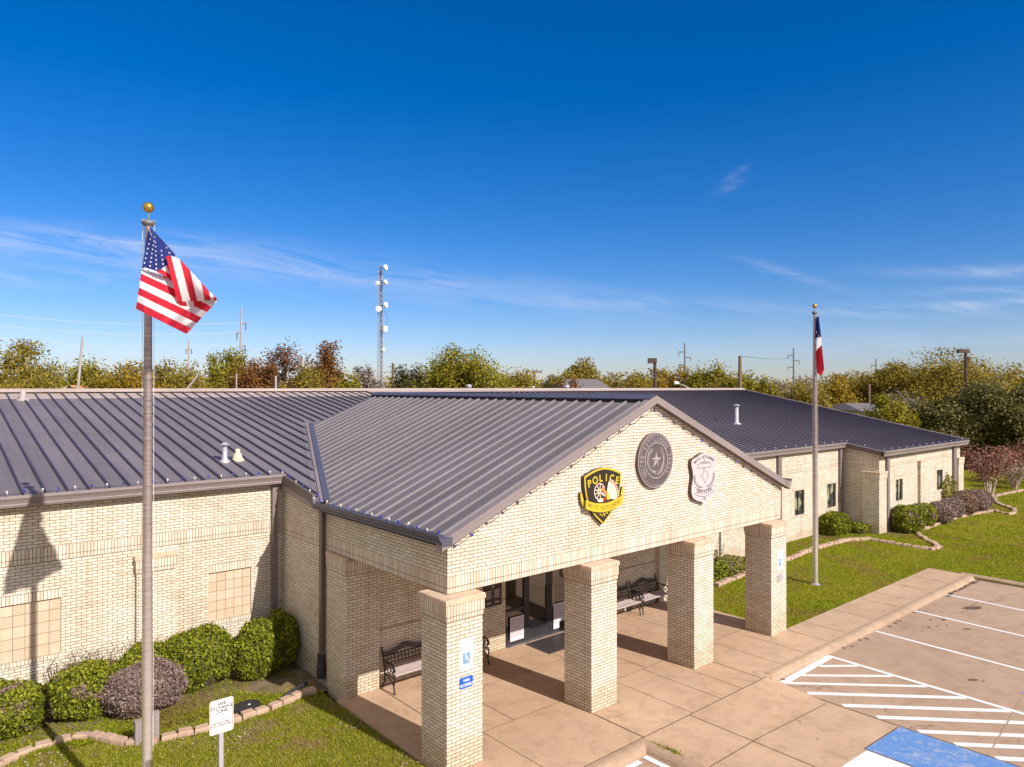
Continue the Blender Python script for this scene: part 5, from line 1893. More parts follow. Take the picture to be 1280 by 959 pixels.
# utility lid and drain hose in the bed
t = thing('utility_box', (-1.69, 4.98, -.02), 'dark flat utility box set in the left bed behind the edging', 'utility box')
mb = MB(); mb.prism(smooth_poly([(-2.0, 4.86), (-1.5, 4.86), (-1.38, 5.1), (-1.6, 5.32), (-2.0, 5.2)], 1), 'z', -.04, .07, 'blackplastic'); mb.build('lid', t)
mb = MB(); mb.lathe((-1.66, 5.03, .07), [(.03, 0), (.025, .006), (0, .006)], 'white_pipe', 8); mb.build('bolt', t)
mb = MB(); mb.tube([(-.25, 5.25, .08), (-.45, 5.15, .10), (-.80, 5.02, .06), (-1.0, 4.98, -.03)], .045, 'blackplastic', 10)
tag(mb.build('drain_pipe', smooth=True, origin=(-.6, 5.1, 0)), 'black drain pipe lying in the bed below the left downspout', 'pipe')


# ------------------------------------------------------------------ edging blocks
def block_mesh():
    mb = MB()
    w_, d_, h_ = .145, .095, .15
    lo = [(-w_, -d_), (w_, -d_), (w_ * .86, d_), (-w_ * .86, d_)]
    up = [(x * .93, y * .88) for x, y in lo]
    mb.face([(x, y, 0) for x, y in lo][::-1], 'stone')
    for i in range(4):
        j = (i + 1) % 4
        mb.face([(*lo[i], 0), (*lo[j], 0), (*lo[j], h_ * .8), (*lo[i], h_ * .8)], 'stone')
        mb.face([(*lo[i], h_ * .8), (*lo[j], h_ * .8), (*up[j], h_), (*up[i], h_)], 'stone')
    mb.face([(x, y, h_) for x, y in up], 'stone')
    return mb


BLK = block_mesh().build('edging_block')
bmesh_data = BLK.data
bpy.data.objects.remove(BLK)


def edging(path, label, group, scale=1.0, gap=.31):
    pts = [Vector((a, b, 0)) for a, b in path]
    seg = []
    d = 0
    nxt = gap / 2
    for p, q in zip(pts[:-1], pts[1:]):
        L = (q - p).length
        while nxt <= d + L:
            c = p + (q - p) * ((nxt - d) / L)
            ang = math.atan2((q - p).y, (q - p).x)
            o = bpy.data.objects.new('edging_block', bmesh_data)
            COL.objects.link(o)
            o.location = (c.x + random.uniform(-.015, .015), c.y + random.uniform(-.02, .02), float(ground_h(c.x, c.y)) - .035 + random.uniform(-.02, .015))
            o.rotation_euler = (random.uniform(-.04, .04), random.uniform(-.04, .04), ang + random.uniform(-.07, .07))
            s = scale * random.uniform(.95, 1.04)
            o.scale = (s, s * random.uniform(.95, 1.08), s * random.uniform(.92, 1.08))
            tag(o, label, 'edging block', group)
            nxt += gap * scale
        d += L


edging([(-14, 5.6), (-9, 5.3), (-6.4, 5.55), (-6.0, 5.76), (-5.68, 5.94), (-5.35, 6.02), (-5.02, 6.03), (-4.73, 5.96), (-4.45, 5.80), (-4.27, 5.42), (-4.05, 5.10), (-3.65, 4.84), (-3.31, 4.80), (-3.0, 4.75), (-2.65, 4.72), (-2.14, 4.71), (-1.78, 4.74), (-1.26, 4.76), (-.85, 4.88), (-.41, 5.0), (-.03, 4.95)],
       'tan concrete edging block in the row around the left bed', 'edging blocks of the left bed', 1.0)
edging([(14.3, 3.95), (16.4, 4.10), (19.4, 4.0), (21.9, 4.10), (24.45, 3.95), (25.45, 3.5), (25.92, 1.86), (26.23, 1.2), (26.9, 1.15), (27.4, 1.5), (28.35, 2.42), (29.17, 2.9), (30.7, 2.9), (33.6, 3.0), (36.0, 2.8), (38.8, 2.45), (38.6, 1.7), (39.4, 1.55), (40.4, 1.87), (41.6, 3.05), (44.3, 3.9), (49.1, 3.5), (54, 3.4)],
       'tan concrete edging block in the winding row along the right lawn', 'edging blocks of the right bed', 1.02)


# ------------------------------------------------------------------ foliage
def quads_mesh(name, centers, size, mat, aspect=.55, normals=None, jitter=1.0, parent=None, origin=(0, 0, 0), size_var=.35):
    n = len(centers)
    c = np.asarray(centers, float)
    a = RNG.normal(size=(n, 3)); a /= np.linalg.norm(a, axis=1, keepdims=True)
    if normals is not None:
        nn = normals + RNG.normal(size=(n, 3)) * jitter
        nn /= np.linalg.norm(nn, axis=1, keepdims=True)
        a = a - (a * nn).sum(1, keepdims=True) * nn
        a /= np.linalg.norm(a, axis=1, keepdims=True)
        b = np.cross(nn, a)
    else:
        t = RNG.normal(size=(n, 3))
        b = np.cross(a, t); b /= np.linalg.norm(b, axis=1, keepdims=True)
    s = size * (1 + size_var * RNG.uniform(-1, 1, size=(n, 1)))
    u, v = a * s, b * s * aspect
    V = np.stack([c - u, c - v * 1.0, c + u, c + v * 1.0], 1).reshape(-1, 3) - np.asarray(origin, float)
    me = bpy.data.meshes.new(name)
    me.vertices.add(4 * n); me.loops.add(4 * n); me.polygons.add(n)
    me.vertices.foreach_set('co', V.astype(np.float32).ravel())
    me.loops.foreach_set('vertex_index', np.arange(4 * n, dtype=np.int32))
    me.polygons.foreach_set('loop_start', np.arange(0, 4 * n, 4, dtype=np.int32))
    me.materials.append(mat)
    me.update(calc_edges=True)
    me.validate()
    ob = bpy.data.objects.new(name, me)
    COL.objects.link(ob)
    if parent is not None: ob.parent = parent
    else: ob.location = origin
    return ob


def bush(name, x, y, rx, ry, h, mat, label, cat='shrub', n=7000, leaf=.030, z=None, group=None, loose=.06, box=2.4, core='twig'):
    if z is None: z = float(ground_h(x, y))
    t = thing(name, (x, y, z), label, cat, group)
    d = RNG.normal(size=(n, 3)); d /= np.linalg.norm(d, axis=1, keepdims=True)
    # super-ellipsoid, flattened underside
    k = (np.abs(d) ** box).sum(1) ** (-1 / box)
    ph = RNG.uniform(0, 6.28, 6)
    lump = 1 + .07 * np.sin(5 * d[:, 0] + ph[0]) * np.sin(4 * d[:, 1] + ph[1]) + .04 * np.sin(9 * d[:, 2] + ph[2] + 4 * d[:, 0])
    rad = k * lump * (1 - np.abs(RNG.normal(size=n)) * .07 + RNG.uniform(0, loose, n))
    hz = h / 2
    c = np.stack([x + d[:, 0] * rad * rx, y + d[:, 1] * rad * ry, z + hz + .02 + d[:, 2] * rad * hz], 1)
    ns_ = int(n * .05)
    c[:ns_] += d[:ns_] * np.array([rx, ry, hz]) * RNG.uniform(.03, .13, (ns_, 1))
    keep = c[:, 2] > z + .02
    c = c[keep]; d = d[keep]
    quads_mesh('foliage', c, leaf, mat, .6, d, 1.0, t, (x, y, z), .6)
    mb = MB()
    mb.lathe((x, y, z), [(0, 0), (.4, 0.0), (.80, .25 * h), (.86, .5 * h), (.74, .76 * h), (.42, .88 * h), (0, .92 * h)], core, 20)
    vv = []
    for (a, b, c_) in mb.v:
        vv.append((x + (a - x) * rx, y + (b - y) * ry, c_))
    mb.v = vv
    mb.build('twigs', t)
    return t


def dense(r): return int(14500 * r)


# left bed
bush('rounded_shrub', -5.75, 7.1, .62, .55, .98, M['box_patchy'], 'green clipped shrub with dead patches at the left picture edge', n=10000, leaf=.033, loose=.10)
bush('rounded_shrub', -4.35, 7.02, .74, .55, 1.06, M['box_patchy'], 'green clipped shrub with few dead sprigs between the purple shrub and the edge', n=12000, leaf=.033, loose=.09)
bush('rounded_shrub', -3.10, 7.22, .60, .42, 1.15, M['box_green'], 'small green shrub against the wall behind the purple shrub', n=8000, leaf=.033, loose=.08)
bush('barberry_shrub', -3.40, 6.42, .80, .60, 1.02, M['purple'], 'dusty purple brown rounded shrub behind the tall flagpole', n=17000, leaf=.021, loose=.05, box=2.1)
bush('rounded_shrub', -2.12, 7.02, .86, .62, 1.32, M['box_green'], 'largest smooth green shrub right of the flagpole', n=16000, leaf=.030, loose=.04, box=2.15)
bush('rounded_shrub', -.86, 6.62, .58, .52, 1.36, M['box_green'], 'bright green egg shaped shrub left of the brown downspout corner', n=12000, leaf=.030, loose=.04, box=2.05)
bush('rounded_shrub', -.22, 6.95, .44, .60, 1.34, M['box_green'], 'shaded dark green shrub in the corner by the side wall', n=10000, leaf=.030, loose=.04, box=2.1)
# right bed
bush('clipped_shrub', 25.3, 4.95, .72, .50, .95, M['box_green'], 'squarish green shrub below the second wing window', n=8000, leaf=.045, box=3.6)
bush('low_shrub', 26.55, 4.45, .45, .4, .42, M['box_patchy'], 'tiny low shrub at the shaded corner of the right wing', n=2500, leaf=.045, loose=.2)
bush('rounded_shrub', 28.9, 3.15, .92, .62, 1.18, M['box_patchy'], 'patchy green shrub nearest the right wing corner downspout', n=9000, leaf=.05, loose=.12)
bush('rounded_shrub', 31.0, 3.22, .75, .5, 1.02, M['box_patchy'], 'second patchy green shrub along the right wing wall', n=7000, leaf=.05, loose=.12)
bush('barberry_shrub', 32.7, 2.98, .85, .52, 1.02, M['purple'], 'grey purple shrub in the middle of the right wing row', n=9000, leaf=.038, loose=.10)
bush('barberry_shrub', 34.6, 3.10, .75, .48, 1.02, M['purple'], 'small purple shrub squeezed between two larger ones on the right wing', n=7000, leaf=.038, loose=.06)
bush('barberry_shrub', 36.05, 3.02, .95, .62, 1.22, M['purple_brown'], 'russet brown rounded shrub before the last downspout', n=10000, leaf=.038, loose=.05)
bush('barberry_shrub', 38.05, 2.95, .88, .58, 1.10, M['purple'], 'last grey purple shrub at the right end of the wing bed', n=9000, leaf=.038, loose=.05)
bush('dark_hedge_shrub', 44.2, 7.6, 1.6, 1.0, 2.1, LEAF['dark'], 'dark evergreen shrub in the shade beyond the building end', n=6000, leaf=.09, loose=.2)
bush('yellow_plant', 35.6, 3.62, .55, .28, 1.75, M['fern'], 'loose yellow green plant against the wing wall behind the shrubs', 'plant', n=900, leaf=.07, loose=.4, core='fern')
bush('low_ground_plant', 16.3, 4.75, .9, .5, .45, M['fern'], 'low leafy plant by the wall seen between the right columns', 'plant', n=2600, leaf=.05, loose=.3)
bush('low_ground_plant', 14.9, 4.55, .45, .4, .6, M['box_green'], 'green ground plant at the foot of the stalky plant', 'plant', n=1500, leaf=.06, loose=.4)
# stalky plant
t = thing('stalky_plant', (15.2, 4.5, 0), 'tall thin stalk with small leaves seen right of the third column', 'plant')
mb = MB()
lv = []
for k in range(7):
    a = random.uniform(0, 6.28); hh = random.uniform(.8, 1.5); sp = random.uniform(.1, .4)
    pts = [(15.2 + sp * math.cos(a) * f * f, 4.5 + sp * math.sin(a) * f * f, f * hh) for f in (0, .3, .6, 1)]
    mb.tube(pts, [.012, .010, .008, .005], 'twig', 5)
    for j in range(14):
        f = random.uniform(.35, 1)
        lv.append((15.2 + sp * math.cos(a) * f * f + random.uniform(-.06, .06), 4.5 + sp * math.sin(a) * f * f + random.uniform(-.06, .06), f * hh + random.uniform(-.03, .03)))
mb.build('stems', t)
quads_mesh('leaves', lv, .055, M['fern'], .5, None, 1, t, (15.2, 4.5, 0))
# small weeds against the left wall
t = thing('bare_twig_plant', (-3.9, 7.5, 0), 'thin bare twiggy growth above the shrubs along the left wall', 'plant')
mb = MB()
for k in range(60):
    x = random.uniform(-5.0, -2.9)
    h_ = random.uniform(.9, 1.35)
    mb.tube([(x, 7.55, .5), (x + random.uniform(-.15, .15), 7.5 + random.uniform(-.1, .1), h_ * .8), (x + random.uniform(-.3, .3), 7.45 + random.uniform(-.15, .1), h_)], [.008, .006, .004], 'twig', 4)
mb.build('stems', t)


# --- grass blades
def blades(name, xs, ys, hmin, hmax, wd, mat, label, lean=1.1):
    n = len(xs)
    z = ground_h(xs, ys)
    a = RNG.uniform(0, 2 * math.pi, n)
    h = RNG.uniform(hmin, hmax, n)
    l = RNG.uniform(.1, lean, n) * h * 2
    b = RNG.uniform(0, 2 * math.pi, n)
    w_ = wd * RNG.uniform(.6, 1.4, n)
    base = np.stack([xs, ys, z - .005], 1)
    side = np.stack([np.cos(a) * w_, np.sin(a) * w_, np.zeros(n)], 1)
    tip = base + np.stack([np.cos(b) * l, np.sin(b) * l, h], 1)
    V = np.stack([base - side, base + side, tip], 1).reshape(-1, 3)
    me = bpy.data.meshes.new(name)
    me.vertices.add(3 * n); me.loops.add(3 * n); me.polygons.add(n)
    me.vertices.foreach_set('co', V.astype(np.float32).ravel())
    me.loops.foreach_set('vertex_index', np.arange(3 * n, dtype=np.int32))
    me.polygons.foreach_set('loop_start', np.arange(0, 3 * n, 3, dtype=np.int32))
    me.materials.append(mat)
    me.update(calc_edges=True); me.validate()
    ob = bpy.data.objects.new(name, me)
    COL.objects.link(ob)
    return tag(ob, label, 'grass', kind='stuff')


def scatter(x0, x1, y0, y1, n, test=None):
    xs = RNG.uniform(x0, x1, n); ys = RNG.uniform(y0, y1, n)
    if test is not None:
        k = test(xs, ys); xs, ys = xs[k], ys[k]
    return xs, ys


xs, ys = scatter(-7.5, -.06, .2, 6.2, 95000)
blades('lawn_grass', xs, ys, .02, .06, .011, M['grass'], 'patchy green and straw coloured lawn on the left')
def right_lawn(x, y):
    inner = (x < 22.7) & (y > .08)
    outer = (x >= 22.68) & (y > -6)
    bed = ((x < 25.5) & (y > 4.0)) | ((x > 28) & (x < 38) & (y > 2.9))
    return (inner | outer) & ~bed
xs, ys = scatter(11.9, 30, -4, 4.1, 70000, right_lawn)
blades('lawn_grass', xs, ys, .03, .075, .016, M['grass_rich'], 'bright green lawn between the walk and the right wing')
xs, ys = scatter(27, 62, -8, 6, 70000, right_lawn)
blades('lawn_grass', xs, ys, .04, .09, .028, M['grass_rich'], 'bright green lawn beyond the parking lot kerb')
xs, ys = scatter(-7.5, -.1, 5.0, 7.0, 26000, lambda x, y: y > 4.95 + .17 * np.clip(-x - 1, 0, 5))
k_ = np.sin(xs * 2.3) + np.sin(ys * 3.1 + xs) > -.9
blades('bed_weeds', xs[k_], ys[k_], .03, .10, .022, M['grass_rich'], 'low green weeds covering the left bed')
xs, ys = scatter(12.5, 27, 4.15, 5.4, 22000)
blades('bed_weeds', xs, ys, .03, .09, .022, M['grass_rich'], 'low green weeds covering the right bed')
xs, ys = scatter(-7.5, -.06, .3, 7, 9000, lambda x, y: (np.sin(x * 2.1 + 1) + np.sin(y * 2.7 + x * 1.3) + np.sin(5.1 * x - 3 * y) * .6 + RNG.normal(size=len(x)) * .5) > 1.05)
quads_mesh('leaf_litter', np.stack([xs, ys, ground_h(xs, ys) + .035], 1), .020, M['litter'], .7, np.tile([[0, 0, 1.0]], (len(xs), 1)), .5)
o = bpy.data.objects['leaf_litter']; tag(o, 'scattered dry leaves lying on the left lawn and bed', 'leaf litter', kind='stuff')
# weed tuft in the kerb joint
xs = RNG.normal(3.78, .03, 130); ys = RNG.normal(-2.05, .16, 130)
tf = blades('joint_weed', xs, ys, .02, .07, .012, M['grass_rich'], 'tuft of grass growing in the kerb joint')
tf.location.z = .06


# --- trees
def tree(name, px, ptop, pw, depth, kind, label, crown_base=.30, n=2600, leaf=None, group=None, shape='round', bark='trunk', dens=1.0, gz=-.3, cat='tree', trunk_r=None):
    top = at(px, ptop, depth)
    x, y = float(top[0]), float(top[1])
    H = float(top[2]) - gz
    rad = pw / 2 / FPX * depth
    t = thing(name, (x, y, gz), label, cat, group)
    leaf = leaf or max(.09, depth * .0017)
    n = int(n * 4.2)
    rr = np.random.default_rng(int(px * 7 + ptop * 13))
    zc0 = gz + H * crown_base
    ch = H * (1 - crown_base)
    # clump centres
    nc = int(42 * dens) + 8
    cs = []
    while len(cs) < nc:
        d = rr.normal(size=3); d /= np.linalg.norm(d)
        r = rr.uniform(.3, .90)
        p = d * r
        if shape == 'cone':
            zz = (p[2] + 1) / 2
            p[0] *= (1.30 - .95 * zz); p[1] *= (1.30 - .95 * zz)
        if shape == 'vase':
            zz = (p[2] + 1) / 2
            p[0] *= .45 + .65 * zz; p[1] *= .45 + .65 * zz
        cs.append((x + p[0] * rad, y + p[1] * rad, zc0 + ch * (p[2] + 1) / 2))
    cs = np.array(cs)
    per = int(n / nc)
    pts = []
    for c in cs:
        s = rr.uniform(.13, .25)
        q = rr.normal(size=(per, 3)); q /= np.linalg.norm(q, axis=1, keepdims=True)
        q *= rr.uniform(0, 1, (per, 1)) ** .5 * 1.55 * np.array([rad * s, rad * s, ch * .5 * s]) * (1 + .22 * rr.normal(size=(per, 1)))
        pts.append(c + q)
    pts = np.concatenate(pts)
    # trim stragglers
    e = ((pts[:, 0] - x) / (rad * 1.08)) ** 2 + ((pts[:, 1] - y) / (rad * 1.08)) ** 2
    pts = pts[(e < 1.15) & (pts[:, 2] < gz + H * 1.01) & (pts[:, 2] > gz + .3)]
    nrm = pts - np.array([x, y, zc0 + ch * .4]); nrm /= np.linalg.norm(nrm, axis=1, keepdims=True)
    quads_mesh('crown', pts, leaf, LEAF[kind], .65, nrm, .75, t, (x, y, gz))
    mb = MB()
    tr = trunk_r or max(.12, H * .022)
    mb.tube([(x, y, gz - .1), (x + rr.normal() * .1, y + rr.normal() * .1, gz + H * .25), (x + rr.normal() * .25, y + rr.normal() * .25, gz + H * .55), (x + rr.normal() * .3, y + rr.normal() * .3, gz + H * .86)], [tr, tr * .75, tr * .45, tr * .14], bark, 8)
    for c in cs[:16]:
        z0 = gz + H * rr.uniform(.22, .55)
        mid = (np.array([x, y, z0]) * .45 + c * .55) + rr.normal(size=3) * .15
        mb.tube([(x, y, z0), tuple(mid), tuple(c)], [tr * .40, tr * .25, tr * .08], bark, 5)
    if dens < .8:
        for c in cs:
            for _ in range(5):
                e_ = c + np.clip(rr.normal(size=3), -1.2, 1.2) * np.array([rad * .22, rad * .22, ch * .14])
                mb.tube([tuple(c), tuple((c + e_) / 2 + rr.normal(size=3) * .05 * rad), tuple(e_)], [tr * .10, tr * .07, tr * .03], bark, 4)
    mb.build('trunk', t)
    return t


G = 'trees behind the building'
for a in (
    (12, 424, 90, 78, 'olive', 'thinning olive tree at the left picture edge behind the roof', .25, 2600),
    (50, 452, 90, 62, 'olive', 'low olive tree left of the leaning white pole', .15, 2800),
    (98, 438, 84, 70, 'green', 'dark green rounded tree behind the leaning white pole', .2, 3000),
    (145, 455, 70, 66, 'olive', 'low tree between the leaning pole and the flagpole', .15, 2400),
    (172, 450, 60, 60, 'yellow', 'yellowing tree just left of the tall flagpole', .2, 2300),
    (212, 447, 62, 74, 'olive', 'brownish olive tree just right of the tall flagpole', .2, 2300),
    (248, 450, 60, 66, 'olive', 'low olive tree in front of the grey pole with a guy stub', .15, 2200),
    (284, 434, 58, 80, 'green', 'airy green tree left of the tall steel power pole', .3, 1500),
    (318, 448, 60, 64, 'rust', 'rusty orange tree just right of the tall steel power pole', .2, 2400),
    (385, 458, 60, 58, 'olive', 'low brownish tree under the two red brown trees', .1, 2300),
    (445, 462, 60, 64, 'green', 'low green tree left of the lattice tower', .1, 2300),
    (462, 450, 44, 84, 'grey', 'sparse pale tree directly left of the lattice tower', .3, 900),
    (516, 455, 62, 92, 'dark', 'dark evergreen tree right of the lattice tower', .1, 2600),
    (580, 430, 96, 72, 'green', 'tall full green tree right of the lattice tower', .12, 5200),
    (632, 452, 62, 80, 'olive', 'olive tree right of the tall full green tree', .15, 2400),
    (655, 462, 40, 90, 'green', 'small green tree left of the wooden crossarm pole', .1, 1500),
    (690, 468, 44, 110, 'dark', 'small dark tree by the grey roofed house', .1, 1500),
    (722, 448, 62, 96, 'olive', 'wispy topped brown green tree above the grey roofed house', .2, 2100),
    (712, 470, 42, 76, 'rust', 'orange rust coloured tree in front of the grey roofed house', .1, 1700),
    (768, 466, 60, 100, 'olive', 'low olive tree right of the grey roofed house', .1, 2000),
    (805, 458, 70, 92, 'olive', 'olive tree behind the brown lot lamp', .1, 2400),
    (838, 456, 50, 86, 'yellow', 'golden olive tree between the brown lot lamp and a steel pole', .1, 2000),
    (882, 447, 52, 84, 'green', 'knobbly green tree left of the plain wooden pole', .15, 2600),
    (906, 466, 50, 74, 'olive', 'low tree at the foot of the plain wooden pole', .1, 1800),
    (942, 462, 66, 72, 'green', 'bright green tree right of the plain wooden pole', .1, 2600),
    (988, 466, 60, 90, 'grey', 'bare grey tree behind the far flagpole', .2, 1100),
    (1000, 478, 60, 66, 'olive', 'low olive tree just left of the far flagpole', .1, 2200),
    (1046, 468, 60, 70, 'yellow', 'golden yellow tree right of the far flagpole', .1, 2600),
    (1066, 462, 90, 88, 'olive', 'olive tree behind the golden yellow tree', .15, 2600),
    (1112, 493, 64, 52, 'green', 'rounded green tree above the roof right of the low house', .1, 3600),
    (1120, 455, 100, 84, 'olive', 'wide olive tree left of the tall airy tree', .15, 3200),
    (1182, 436, 130, 80, 'olive', 'tall airy olive tree behind the double head lamp', .15, 4200),
    (1262, 452, 90, 84, 'olive', 'olive tree at the right picture edge behind the dark tree', .15, 2600),
    (1134, 484, 44, 66, 'grey', 'leafless grey tree left of the big dark tree', .15, 800),
):
    px, pt, pw, dp, kd, lb, cb, nn = a
    pw, nn = pw * 1.32, nn * 1.35
    tree('deciduous_tree', px, pt, pw, dp, kd, lb, cb, nn, group=G)
tree('spreading_tree', 357, 421, 78, 84, 'maroon', 'open spreading tree with dark red leaves and visible limbs', .35, 620, shape='vase', dens=.75, leaf=.15, group=G, trunk_r=.28)
tree('conical_tree', 412, 427, 84, 74, 'rust', 'dense conical red brown tree left of the lattice tower', .05, 5000, shape='cone', group=G)
tree('pear_tree', 1180, 496, 100, 62, 'pear', 'big dark green tree with pale leaf tips left of the lamp pole foot', .06, 7000, leaf=.11, dens=1.6)
tree('pear_tree', 1262, 474, 150, 60, 'pear', 'biggest dark green tree with pale leaf tips at the right picture edge', .06, 11000, leaf=.11, dens=1.9)
tree('pear_tree', 1224, 484, 100, 66, 'pear', 'dark tree between the two big dark trees', .06, 4500, leaf=.11, dens=1.3)


def myrtle(px, ptop, pw, depth, label, n, twiggy=False, gz=.1, kind='myrtle'):
    top = at(px, ptop, depth)
    x, y = float(top[0]), float(top[1]); H = float(top[2]) - gz; rad = pw / 2 / FPX * depth
    t = thing('crape_myrtle' if not twiggy else 'twiggy_bush', (x, y, gz), label, 'tree' if not twiggy else 'shrub')
    rr = np.random.default_rng(int(px))
    mb = MB(); tips = []
    for k in range(9 if not twiggy else 26):
        a = 2 * math.pi * k / (9 if not twiggy else 26) + rr.uniform(-.3, .3)
        f = rr.uniform(.3, .9)
        p1 = np.array([x + .10 * math.cos(a), y + .10 * math.sin(a), gz])
        p2 = np.array([x + rad * .30 * f * math.cos(a), y + rad * .30 * f * math.sin(a), gz + H * .38])
        p3 = np.array([x + rad * .75 * f * math.cos(a), y + rad * .75 * f * math.sin(a), gz + H * rr.uniform(.68, .85)])
        mb.tube([p1, p2, p3], [.055, .04, .018] if not twiggy else [.03, .02, .01], 'pale_bark', 6)
        for j in range(7):
            b_ = p2 + (p3 - p2) * rr.uniform(.2, 1)
            e = b_ + rr.normal(size=3) * np.array([rad * .3, rad * .3, H * .10]) + np.array([0, 0, H * .10])
            mb.tube([b_, (b_ + e) / 2 + rr.normal(size=3) * .05, e], [.016, .011, .006], 'pale_bark' if twiggy else 'twig', 4)
            tips.append(e)
    mb.build('trunk', t)
    tips = np.array(tips)
    pts = tips[rr.integers(0, len(tips), n)] + rr.normal(size=(n, 3)) * np.array([rad * .16, rad * .16, H * .07])
    pts = pts[(pts[:, 2] < gz + H) & (((pts[:, 0] - x) / rad) ** 2 + ((pts[:, 1] - y) / rad) ** 2 < 1.2)]
    quads_mesh('crown', pts, .075 if not twiggy else .06, LEAF[kind], .55, None, 1, t, (x, y, gz))


myrtle(1236, 556, 88, 43.3, 'reddish multi stemmed tree with pale trunks at the end of the bed', 3000)
myrtle(1296, 548, 76, 50, 'reddish tree cut off by the right picture edge', 2400)
myrtle(1268, 578, 56, 48, 'pale grey leafless bush right of the reddish tree', 900, True, kind='grey')

# far woods closing the horizon: reads as one mass
pts = []
for k in range(420):
    px = RNG.uniform(-200, 1500); dp = RNG.uniform(150, 330)
    q = at(px, 484, dp)
    hgt = RNG.uniform(6.0, 10.2) * (.75 + dp / 600); rad = RNG.uniform(4, 8)
    d = RNG.normal(size=(300, 3)); d /= np.linalg.norm(d, axis=1, keepdims=True); d *= RNG.uniform(0, 1, (300, 1)) ** .45 * 1.9
    pts.append(np.array([q[0], q[1], hgt * .5]) + d * np.array([rad * .5, rad * .5, hgt * .24]))
pts = np.concatenate(pts); pts = pts[pts[:, 2] > -.2]
o = quads_mesh('far_woods', pts, .48, LEAF['olive'], .7, None)
tag(o, 'distant olive brown woods along the horizon', 'woods', kind='stuff')


# ------------------------------------------------------------------ poles, tower, lamps, houses
def px_pole(name, base_px, top_px, depth, r, mat, label, cat='pole', arms=(), r_top=None, group=None, arm_mat=None, extra=None):
    gz = -.3
    b, tpt = at(*base_px, depth), at(*top_px, depth)
    # extend down to the ground
    d = tpt - b
    k = (gz - b[2]) / d[2]
    foot = b + d * k
    t = thing(name, foot, label, cat, group)
    mb = MB()
    mb.tube([foot, tpt], [r, r_top or r * .7], mat, 10); mb.build('shaft', t)
    for (py, half, drop) in arms:
        c = foot + d / d[2] * (at(top_px[0], py, depth)[2] - foot[2])
        a = MB()
        ax = np.array([RGT.x, RGT.y, 0])
        a.tube([c - ax * half[0], c + ax * half[1]], r * .45, arm_mat or mat, 6)
        for s in (-half[0], half[1]):
            if abs(s) > .2:
                e = c + ax * s
                a.tube([e, e + np.array([0, 0, -drop])], r * .35, 'grey_pole', 6)
        a.build('crossarm', t)
    if extra: extra(t, foot, tpt)
    return t


px_pole('leaning_pole', (97, 490), (103.5, 421), 64, .16, 'pale_pole', 'leaning white pole behind the left roof ridge', r_top=.10)
px_pole('slim_pole', (149.5, 490), (149.5, 452), 70, .12, 'pale_pole', 'slim white pole left of the tall flagpole')
px_pole('slim_pole', (236, 490), (236, 425), 78, .13, 'pale_pole', 'slim grey pole with a small box behind the ridge', arms=((437, (.3, .3), .5),))
px_pole('guy_stub', (230, 491), (247, 470), 60, .09, 'pale_pole', 'short slanting stub beside the slim grey pole', r_top=.09)
px_pole('transmission_pole', (300, 490), (302, 384), 120, .27, 'pale_pole', 'tall pale steel power pole between the two red brown tree groups', arms=((404, (.1, .75), 1.2), (416, (.7, .1), 1.2), (432, (.1, .7), 1.2)), r_top=.14)
px_pole('slim_pole', (378.5, 490), (378.5, 448), 66, .20, 'pale_pole', 'thick pale pole in front of the spreading red tree')
px_pole('slim_pole', (386.5, 490), (386.5, 468), 66, .08, 'pale_pole', 'thin short white pole beside the thick pale pole')
px_pole('slim_pole', (344.7, 490), (344.7, 470), 60, .12, 'pale_pole', 'short pale post left of the spreading red tree')
px_pole('slim_pole', (295.5, 490), (295.5, 467), 58, .07, 'pale_pole', 'short white post at the foot of the tall steel power pole')
px_pole('utility_pole', (491, 490), (491, 454), 110, .25, 'wood_pole', 'brown utility pole right beside the lattice tower')
px_pole('utility_pole', (525, 490), (525, 462), 120, .25, 'pale_pole', 'pale utility pole in front of the dark evergreen tree', arms=((466, (1.0, 1.0), .3),))
px_pole('utility_pole', (668, 490), (668, 463), 130, .30, 'wood_pole', 'wooden utility pole with a crossarm left of the grey roofed house', arms=((465, (1.3, 1.3), -.4),))
px_pole('utility_pole', (749.5, 490), (749.5, 466), 110, .20, 'wood_pole', 'thin utility pole right of the grey roofed house')
px_pole('transmission_pole', (856, 490), (856, 429), 180, .30, 'grey_pole', 'grey steel power pole right of the brown lot lamp', arms=((440, (1.5, .2), 1.0), (447, (.2, 1.5), 1.0), (456, (1.5, .2), 1.0)), r_top=.16)
px_pole('transmission_pole', (992, 490), (992, 435), 190, .30, 'grey_pole', 'grey steel power pole left of the far flagpole', arms=((444, (1.5, .2), 1.0), (451, (.2, 1.5), 1.0), (459, (1.5, .2), 1.0)), r_top=.16)
px_pole('transmission_pole', (1095, 490), (1095, 449), 220, .30, 'grey_pole', 'grey steel power pole right of the far flagpole', arms=((457, (1.5, .2), 1.0), (463, (.2, 1.5), 1.0)), r_top=.16)
px_pole('utility_pole', (925, 490), (925, 445), 62, .20, 'wood_pole', 'plain brown wooden pole standing above the right roof ridge')
px_pole('utility_pole', (1086.5, 500), (1086.5, 480), 70, .15, 'wood_pole', 'short wooden pole above the low house roof')
px_pole('steel_mast', (1210.5, 482), (1210.5, 446), 78, .19, 'mast_red', 'rusty brown mast right behind the double head lamp', r_top=.17)


